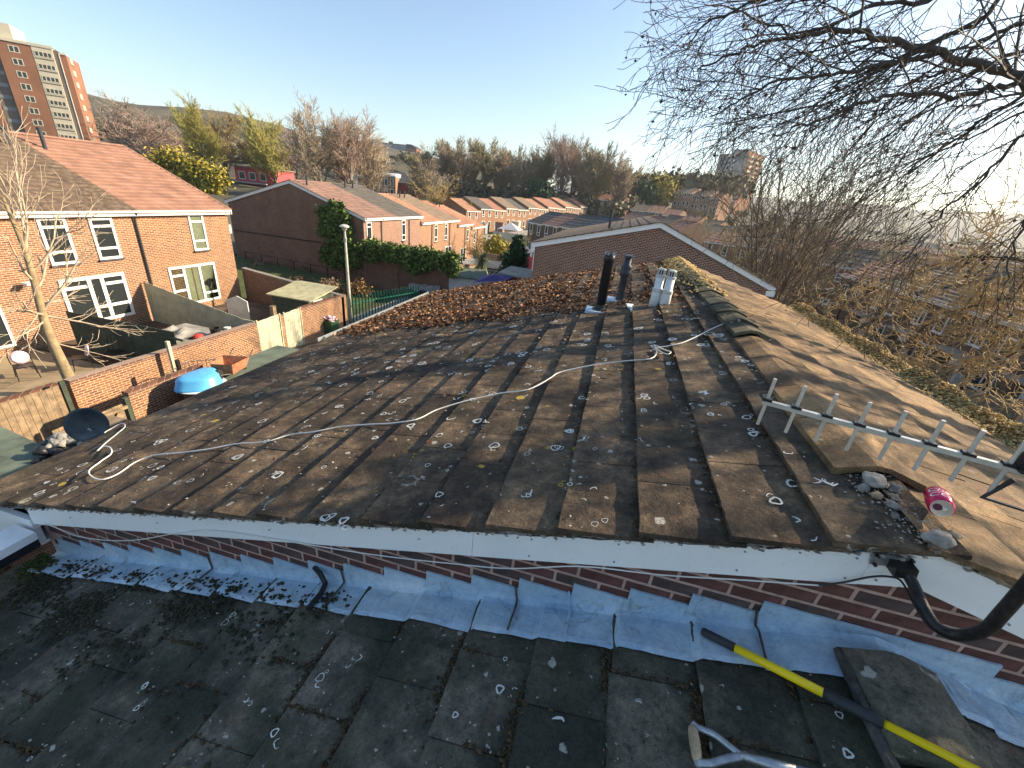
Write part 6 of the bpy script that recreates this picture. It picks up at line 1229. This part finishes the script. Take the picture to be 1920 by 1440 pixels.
iv = thing('ivy', 'thick ivy spilling over the tall shaded wall, sunlit at its right end', 'ivy', (-15.5, 30.0, -8)); clump('foliage', '', np.array(C)-[-15.5,30,-8], R, 17000, .13, 'ivy', 14, parent=iv); part(MB().tube([(-1,.05,0),(-1.2,.05,1.4),(-.6,.05,2.8)], .05, 5), 'stem', 'bark_brown', iv)
# shrubs on the bank
for i, (u, v, r, m, lb) in enumerate([(487,500,.75,'shrub_dry','pinkish dry shrub furthest left on the grass bank'),(572,503,.6,'shrub_dry','dry shrub by the low rail'),(562,523,.6,'shrub_dry','small dry shrub in the middle of the grass bank'),(618,536,.85,'shrub_dry','wide dry shrub left of the lamp post'),(672,543,.95,'shrub_red','rusty topped hedge bush right behind the lamp post'),(432,478,.7,'hedge_dark','dark shrub in the corner by the end house')]):
    p = onz(u, v+10, -7.7); t = thing('shrub', lb, 'shrub', (p[0], p[1], -7.95), 0, 'shrubs on the grass bank'); clump('foliage', '', [(0,0,.55*r/.7),(.4*r,.1,.5*r),(-.5*r,0,.45*r)], [r,r*.8,r*.8], 2600, .085, m, 40+i, parent=t, squash=.7)
    S = [(0,0,0, q.normal(0,.5)*r, q.normal(0,.4)*r, r*q.uniform(.8,1.35), .012, .004) for _ in range(40)]; link('stem', tubes('stem', 'twig_pink', S), t)
# palm, conifer, yard shrubs
p = ony(905, 486, 34); t = thing('palm_tree', 'small fan palm behind the sheds', 'palm tree', (p[0], p[1], -8.8)); hp = p[2]+8.8; part(MB().tube([(0,0,0),(.05,0,hp*.5),(0,0,hp)], [.16,.13,.12], 9), 'trunk', 'bark_brown', t)
V = []; Q = []; q = np.random.default_rng(3)
for i in range(150):
    el = q.uniform(-1.0, 1.35); az = q.uniform(0, 6.28); L = q.uniform(.9, 1.35); pr = None; dr = np.array([math.cos(az)*math.cos(el), math.sin(az)*math.cos(el), math.sin(el)]); sd__ = np.cross(dr, [0,0,1]); sd__ /= np.linalg.norm(sd__); b = len(V)
    for j in range(5): f = j/4; c = np.array([0,0,hp])+dr*L*f+np.array([0,0,-.45*f*f*L]); w = .05*(1-f)*(.4+2*f) + .004; V += [c-sd__*w, c+sd__*w]
    for j in range(4): Q.append((b+2*j, b+2*j+1, b+2*j+3, b+2*j+2))
link('fronds', fast('fronds', V, Q, 'palm_leaf'), t)
p = ony(972, 440, 33); t = thing('conifer', 'dark bushy conifer left of the gable house', 'conifer', (p[0], p[1], -8.8)); hc = p[2]+8.8; C = [(q.normal(0,.35)*(1-f)*2.2, q.normal(0,.35)*(1-f)*2.2, hc*(.1+.86*f)) for f in q.random(70)]; clump('foliage', '', C, [max(.4, 1.5*(1-c[2]/hc)+.3) for c in C], 20000, .13, 'conifer', 50, parent=t); part(MB().tube([(0,0,0),(0,0,hc*.9)], [.16,.03], 8), 'trunk', 'bark_brown', t)
p = ony(930, 462, 48); clump('shrub', 'small bright yellow shrub between palm and conifer', [tuple(p)], [1.5], 1600, .18, 'yellow_bush', 51)
for i, (u, v, Y, lb) in enumerate([(960,445,60,'grey leafless bush in front of the white gazebo'),(925,440,66,'leafless bush left of the gazebo'),(985,440,62,'leafless bush right of the gazebo')]): plant_uv('small_brown', u, v-12, Y, lb, 'leafless bushes by the street')
for i, (u, v, Y) in enumerate([(905,420,50),(880,432,58)]): plant_uv('small_brown', u, v, Y, ['thin pruned tree in front of the far end of the stepped terrace','small tree at the far end of the stepped terrace'][i], None)
# ---- young tree with a pale trunk over the fence at left
q = np.random.default_rng(21); S = []; tpath = [onx(133,716,-16.1), onx(112,672,-16.2), onx(92,628,-16.3), onx(80,590,-16.4), onx(62,520,-16.5), onx(45,465,-16.5), onx(22,410,-16.6), onx(5,370,-16.6)]
t0 = tpath[0]; yt = thing('young_tree', 'young bare tree with smooth pale leaning trunk over the weathered fence', 'tree', tuple(t0+np.array([0,0,-.9]))); of = t0+np.array([0,0,-.9])
part(MB().tube([np.array([0,0,0])]+[p-of for p in smooth_path(tpath, 3)], [.17]+list(np.linspace(.155, .03, len(smooth_path(tpath, 3)))), 10), 'trunk', 'bark_pale', yt, smooth=True)
Pt = dict(seg=(7,5,4), taper=(.35,.4,.5), wig=(.09,.13,.16), up=(.05,.03,.02), kids=(6,4), start=(.15,.2,.2), ang=(.6,.6,.6), len=(.42,.5,.5), rr=(.45,.5,.5)); out = []
for (u, v, x), (u2, v2, x2), r in [((80,590,-16.4),(20,560,-15.6),.05),((82,592,-16.4),(235,615,-15.5),.035),((80,585,-16.4),(140,480,-16.0),.05),((66,530,-16.5),(8,450,-16.2),.045),((70,545,-16.5),(120,400,-16.6),.045),((50,480,-16.5),(75,300,-16.8),.04),((30,430,-16.6),(5,290,-16.8),.04),((45,465,-16.5),(100,340,-16.2),.035),((85,600,-16.4),(10,640,-15.4),.03),((75,570,-16.4),(150,560,-16.6),.03),((95,640,-16.3),(240,660,-15.6),.02),((60,510,-16.5),(140,380,-15.8),.035)]:
    a, b = onx(u, v, x), onx(u2, v2, x2); d = b-a; L = np.linalg.norm(d); grow(q, a, d/L+[0,0,-.15], L, r, 0, out, Pt)
A = np.array(out); A[:, :3] -= of; A[:, 3:6] -= of; A[:, 6:8] = np.maximum(A[:, 6:8], .007); link('crown', tubes('crown', 'twig_sandy', A[:, :8], 4), yt)
# ---- the big plane tree reaching in from the right
q = np.random.default_rng(33); TB = np.array([15.5, 7.5, -8.4]); pt = thing('plane_tree', 'big bare plane tree reaching in from the right with drooping twigs and seed balls', 'tree', tuple(TB)); out = []; limbs = []
def limb(px, r0, r1, P, n_kids, klen, kr, start=.0, bias=(0,0,-.1), kd=None):
    """main limb through photo points given with their real Y, then its branches"""
    pts = smooth_path([ony(u, v, y) for u, v, y in px], 5); m = len(pts); rs = np.linspace(r0, r1, m)
    pts = [np.array(p_)+q.normal(0,.02,3) for p_ in pts]
    limbs.append((pts, rs))
    for j in range(n_kids):
        f = start+(1-start)*(j+q.random())/n_kids; i = min(m-2, int(f*(m-1))); d = pts[i+1]-pts[i]; d /= np.linalg.norm(d)
        a = q.normal(0, 1, 3); a -= d*(a@d); a /= np.linalg.norm(a); nd = d*.75+a*.75+np.array(bias); nd /= np.linalg.norm(nd)
        if kd is not None: nd = nd*.5+np.array(kd)*.5; nd /= np.linalg.norm(nd)
        grow(q, pts[i], nd, klen*q.uniform(.55, 1.2)*(1.15-.4*f), max(.004, min(kr, rs[i]*.55)), 0, out, P)
PT = dict(seg=(9,6,4), taper=(.3,.4,.5), wig=(.08,.12,.17), up=(-.03,-.03,-.02), kids=(6,3), start=(.1,.1), ang=(.75,.8), len=(.42,.45), rr=(.5,.6))
PF = dict(seg=(10,6,4), taper=(.3,.4,.5), wig=(.055,.09,.14), up=(-.03,-.025,-.02), kids=(5,3), start=(.1,.1), ang=(.55,.7), len=(.38,.42), rr=(.5,.6))
limb([(2080,260,7.4),(1990,190,7.6),(1920,152,7.8),(1850,125,8.0),(1740,96,8.2),(1650,70,8.3),(1590,58,8.4),(1500,68,8.5),(1430,78,8.5),(1370,105,8.5),(1310,130,8.4)], .066, .012, PT, 24, 1.9, .022, .1)
limb([(1760,100,8.2),(1700,112,8.1),(1640,125,8.0),(1560,137,7.9),(1500,145,7.8),(1430,165,7.7),(1380,190,7.6),(1330,225,7.5)], .034, .009, PT, 22, 1.5, .016)
limb([(1920,152,7.8),(1860,166,7.7),(1790,178,7.6),(1690,176,7.5),(1620,192,7.4),(1540,225,7.3),(1480,245,7.2),(1440,262,7.1)], .036, .008, PT, 15, 1.6, .015)
limb([(1960,20,8.0),(1900,50,8.2),(1830,85,8.4),(1780,130,8.6),(1700,160,8.8),(1640,230,8.9),(1590,280,9.0)], .032, .008, PF, 15, 2.0, .013, kd=(-.8,0,-.5))
limb([(1800,-40,9.0),(1740,0,9.0),(1640,12,9.0),(1560,48,9.0),(1460,60,9.0),(1390,20,9.0),(1330,10,9.0)], .034, .008, PT, 22, 1.6, .014)
limb([(1700,-60,8.2),(1600,-20,8.2),(1500,-10,8.2),(1400,10,8.2),(1310,60,8.1),(1280,100,8.0)], .035, .007, PT, 18, 1.5, .012)
limb([(1960,235,7.0),(1900,268,7.0),(1850,330,7.0),(1780,385,7.0),(1730,440,7.0),(1690,500,7.0)], .02, .007, PF, 12, 1.5, .010, kd=(-.8,0,-.5))
limb([(1990,160,8.6),(1900,190,8.8),(1820,240,9.0),(1740,300,9.2),(1650,370,9.4)], .03, .007, PF, 18, 2.1, .012, kd=(-.8,0,-.5))
limb([(1980,80,9.6),(1880,110,9.8),(1780,170,10),(1680,250,10.2),(1600,320,10.4)], .03, .007, PF, 14, 2.1, .012, kd=(-.8,0,-.5))
limb([(1980,330,6.6),(1930,400,6.6),(1900,470,6.6),(1880,540,6.6)], .02, .006, PF, 9, .9, .009)
limb([(1900,-60,7.5),(1860,20,7.6),(1790,60,7.8),(1720,90,8.0),(1640,150,8.2),(1560,190,8.4),(1450,215,8.5),(1350,235,8.5)], .03, .007, PF, 20, 2.2, .012, kd=(-.8,0,-.5))
nup = len(out); 
# off-frame upper limbs, the ones that throw dappled shade on the roof
def inframe(p, m=60):
    c = AX.T@np.asarray(p, float)
    if c[2] < .1: return False
    u, v = 960+F*c[0]/c[2], 720+F*c[1]/c[2]; return -m < u < 1920+m and v > -m
tries = 0; made = 0
while made < 11 and tries < 2500:
    tries += 1; x = q.uniform(5.0, 9.5); tgt = np.array([x, q.uniform(2.5, 9.5), q.uniform(.6, 4.6)]); a = np.array([14.0, 7.6, q.uniform(-1.5, 2.5)]); mid = (a+tgt)/2+np.array([0, q.normal(0, .8), q.uniform(.2, 1.3)])
    pts = smooth_path([a, mid, tgt+np.array([1.2, q.normal(0,.3), .3]), tgt], 5)
    if any(inframe(p_) for p_ in pts): continue
    made += 1; m = len(pts); rs = np.linspace(q.uniform(.10, .19), q.uniform(.03, .07), m); limbs.append((pts, rs))
    for j in range(7):
        i = min(m-2, int((.35+.65*(j+q.random())/7)*(m-1))); d = pts[i+1]-pts[i]; d /= np.linalg.norm(d); a_ = q.normal(0,1,3); nd = d*.7+a_*.45; nd /= np.linalg.norm(nd); sub_ = []
        grow(q, pts[i], nd, 1.7*q.uniform(.6,1.2), .035, 0, sub_, dict(PT, kids=(5, 3)))
        if not any(inframe(s_[3:6], 0) for s_ in sub_): out += sub_
# low limbs whose sunlit tangles hang before the yards
PG = dict(seg=(10,7,5,3), taper=(.35,.4,.5,.6), wig=(.24,.32,.36,.35), up=(.0,.01,.02,.03), kids=(7,5,2), start=(.1,.1,.1), ang=(.8,.85,.8), len=(.45,.5,.5), rr=(.5,.55,.6)); gold = []
tmp = out; out = gold
limb([(2050,520,10),(1960,500,10.6),(1850,480,11.2),(1740,500,11.8),(1640,540,12.2),(1570,580,12.5)], .05, .012, PG, 13, 2.2, .019, 0, (0,0,-.25))
limb([(2050,600,9),(1960,570,9.6),(1880,560,10.2),(1780,590,10.8),(1700,640,11.2)], .045, .012, PG, 12, 2.0, .018, 0, (0,0,-.25))
limb([(2050,680,8.6),(1980,640,9),(1900,660,9.4),(1850,720,9.8)], .035, .01, PG, 9, 1.6, .016, 0, (0,0,-.2))
out = tmp
for P_, R2_ in limbs: part(MB().tube([p_-TB for p_ in P_], list(R2_), 8), 'limb', 'bark_dark', pt, smooth=True)
part(MB().tube([(0,0,0),(-.3,.1,3),(-.6,.2,6),(-1.2,.3,9),(-2.2,.4,11.3)], [.55,.42,.36,.3,.2], 12), 'trunk', 'bark_dark', pt)
A = np.array(out)
A[:, :3] -= TB; A[:, 3:6] -= TB; A[:, 6:8] = np.maximum(A[:, 6:8], .0042); link('twigs', tubes('twigs', 'bark_dark', A[:, :8], 3), pt, None, 'stuff')
G = np.array(gold); G[:, :3] -= TB; G[:, 3:6] -= TB; G[:, 6:8] = np.maximum(G[:, 6:8], .0075); link('low_twigs', tubes('low_twigs', 'twig_sunny', G[:, :8], 3), pt, None, 'stuff')  # same tree's low twigs, sunlight put into their paler colour
e = A[A[:, 8] >= 2]; e = e[q.integers(0, len(e), 700)]; link('seed_balls', blobs('seed_balls', 'bark_dark', e[:, 3:6]+[0,0,-.03], .021, q, 1.0), pt, None, 'stuff')
# ---- multi-stemmed dark tree behind the gable house, and more scrub on the right
PMK = (11,7,4)
def stems(name, label, u, vb, vt, Y, n, seed, m1, m2, spread=.38, tw=.012):
    q = np.random.default_rng(seed); b = ony(u, vb, Y); zb = gz(b[0], Y); top = ony(u, vt, Y)[2]; H = top-zb; out = []
    PM = dict(seg=(9,6,5,3), taper=(.25,.35,.4,.5), wig=(.06,.1,.14,.18), up=(.03,.05,.04,.03), kids=PMK, start=(.12,.15,.2), ang=(.5,.5,.55), len=(.38,.45,.5), rr=(.4,.5,.55))
    for s in range(n): d = np.array([q.normal(0,spread), q.normal(0,spread), 1]); d /= np.linalg.norm(d); grow(q, (q.normal(0,.3), q.normal(0,.3), 0), d, H*q.uniform(.75,1.05), .09, 0, out, PM)
    A = np.array(out); A[:, 6:8] = np.maximum(A[:, 6:8], tw); t = thing(name, label, 'tree', (b[0], Y, zb)); big = A[:, 8] < 1; link('stems', tubes('stems', m1, A[big][:, :8], 5), t); link('crown', tubes('crown', m2, A[~big][:, :8], 3), t); return t
stems('multi_stemmed_tree', 'dark many-stemmed bare tree rising beyond the right slope of the gable house', 1462, 480, 290, 30, 9, 60, 'bark_brown', 'bark_brown', .30, .010)
PMK = (8,5,3)
stems('multi_stemmed_tree', 'lower olive many-stemmed bush beside the dark many-stemmed tree', 1400, 480, 415, 36, 6, 61, 'bark_brown', 'twig_green', .5, .014)
stems('multi_stemmed_tree', 'sandy many-stemmed bush above the brown lock-ups', 1560, 480, 415, 44, 4, 62, 'bark_brown', 'twig_gold', .5, .016)
stems('multi_stemmed_tree', 'sandy bare bush at the right edge beyond the yards', 1850, 520, 440, 48, 4, 63, 'bark_brown', 'twig_gold', .5, .018)
stems('multi_stemmed_tree', 'olive bare bush right of the sandy bush', 1700, 480, 430, 52, 4, 64, 'bark_brown', 'twig_green', .55, .018)
C = [(*(onz(u, v, -7.6)),) for u, v in [(1475,590),(1490,560),(1580,640),(1600,620),(1640,640),(1530,520),(1480,520)]]
clump('ground_shrubs', 'dark low shrubs between the lock-ups and the mossy eave', C, [.9]*len(C), 6000, .12, 'hedge_dark', 70, 'shrub', 'stuff')
C = [(x+q.normal(0,.3), y, -8.0) for x, y in zip(np.linspace(8.5, 17, 26), np.linspace(14, 30, 26))]
clump('weeds', 'dry weeds along the edge of the right-hand car park', C, [.5]*26, 5000, .09, 'shrub_dry', 71, 'weeds', 'stuff')

# ================================================================ AIR
k_ = N('haze_air'); k_.t.nodes.remove(k_.b); pv = k_.n('ShaderNodeVolumePrincipled'); pv.inputs['Color'].default_value = (.80,.91,1,1); pv.inputs['Density'].default_value = .00026; pv.inputs['Anisotropy'].default_value = .5
k_.l(pv.outputs[0], k_.out.inputs['Volume'])
hz = link('haze', MB().box((-4300,-1200,-40),(4300,4300,110)).mesh('haze', 'haze_air')); hz['kind'] = 'stuff'
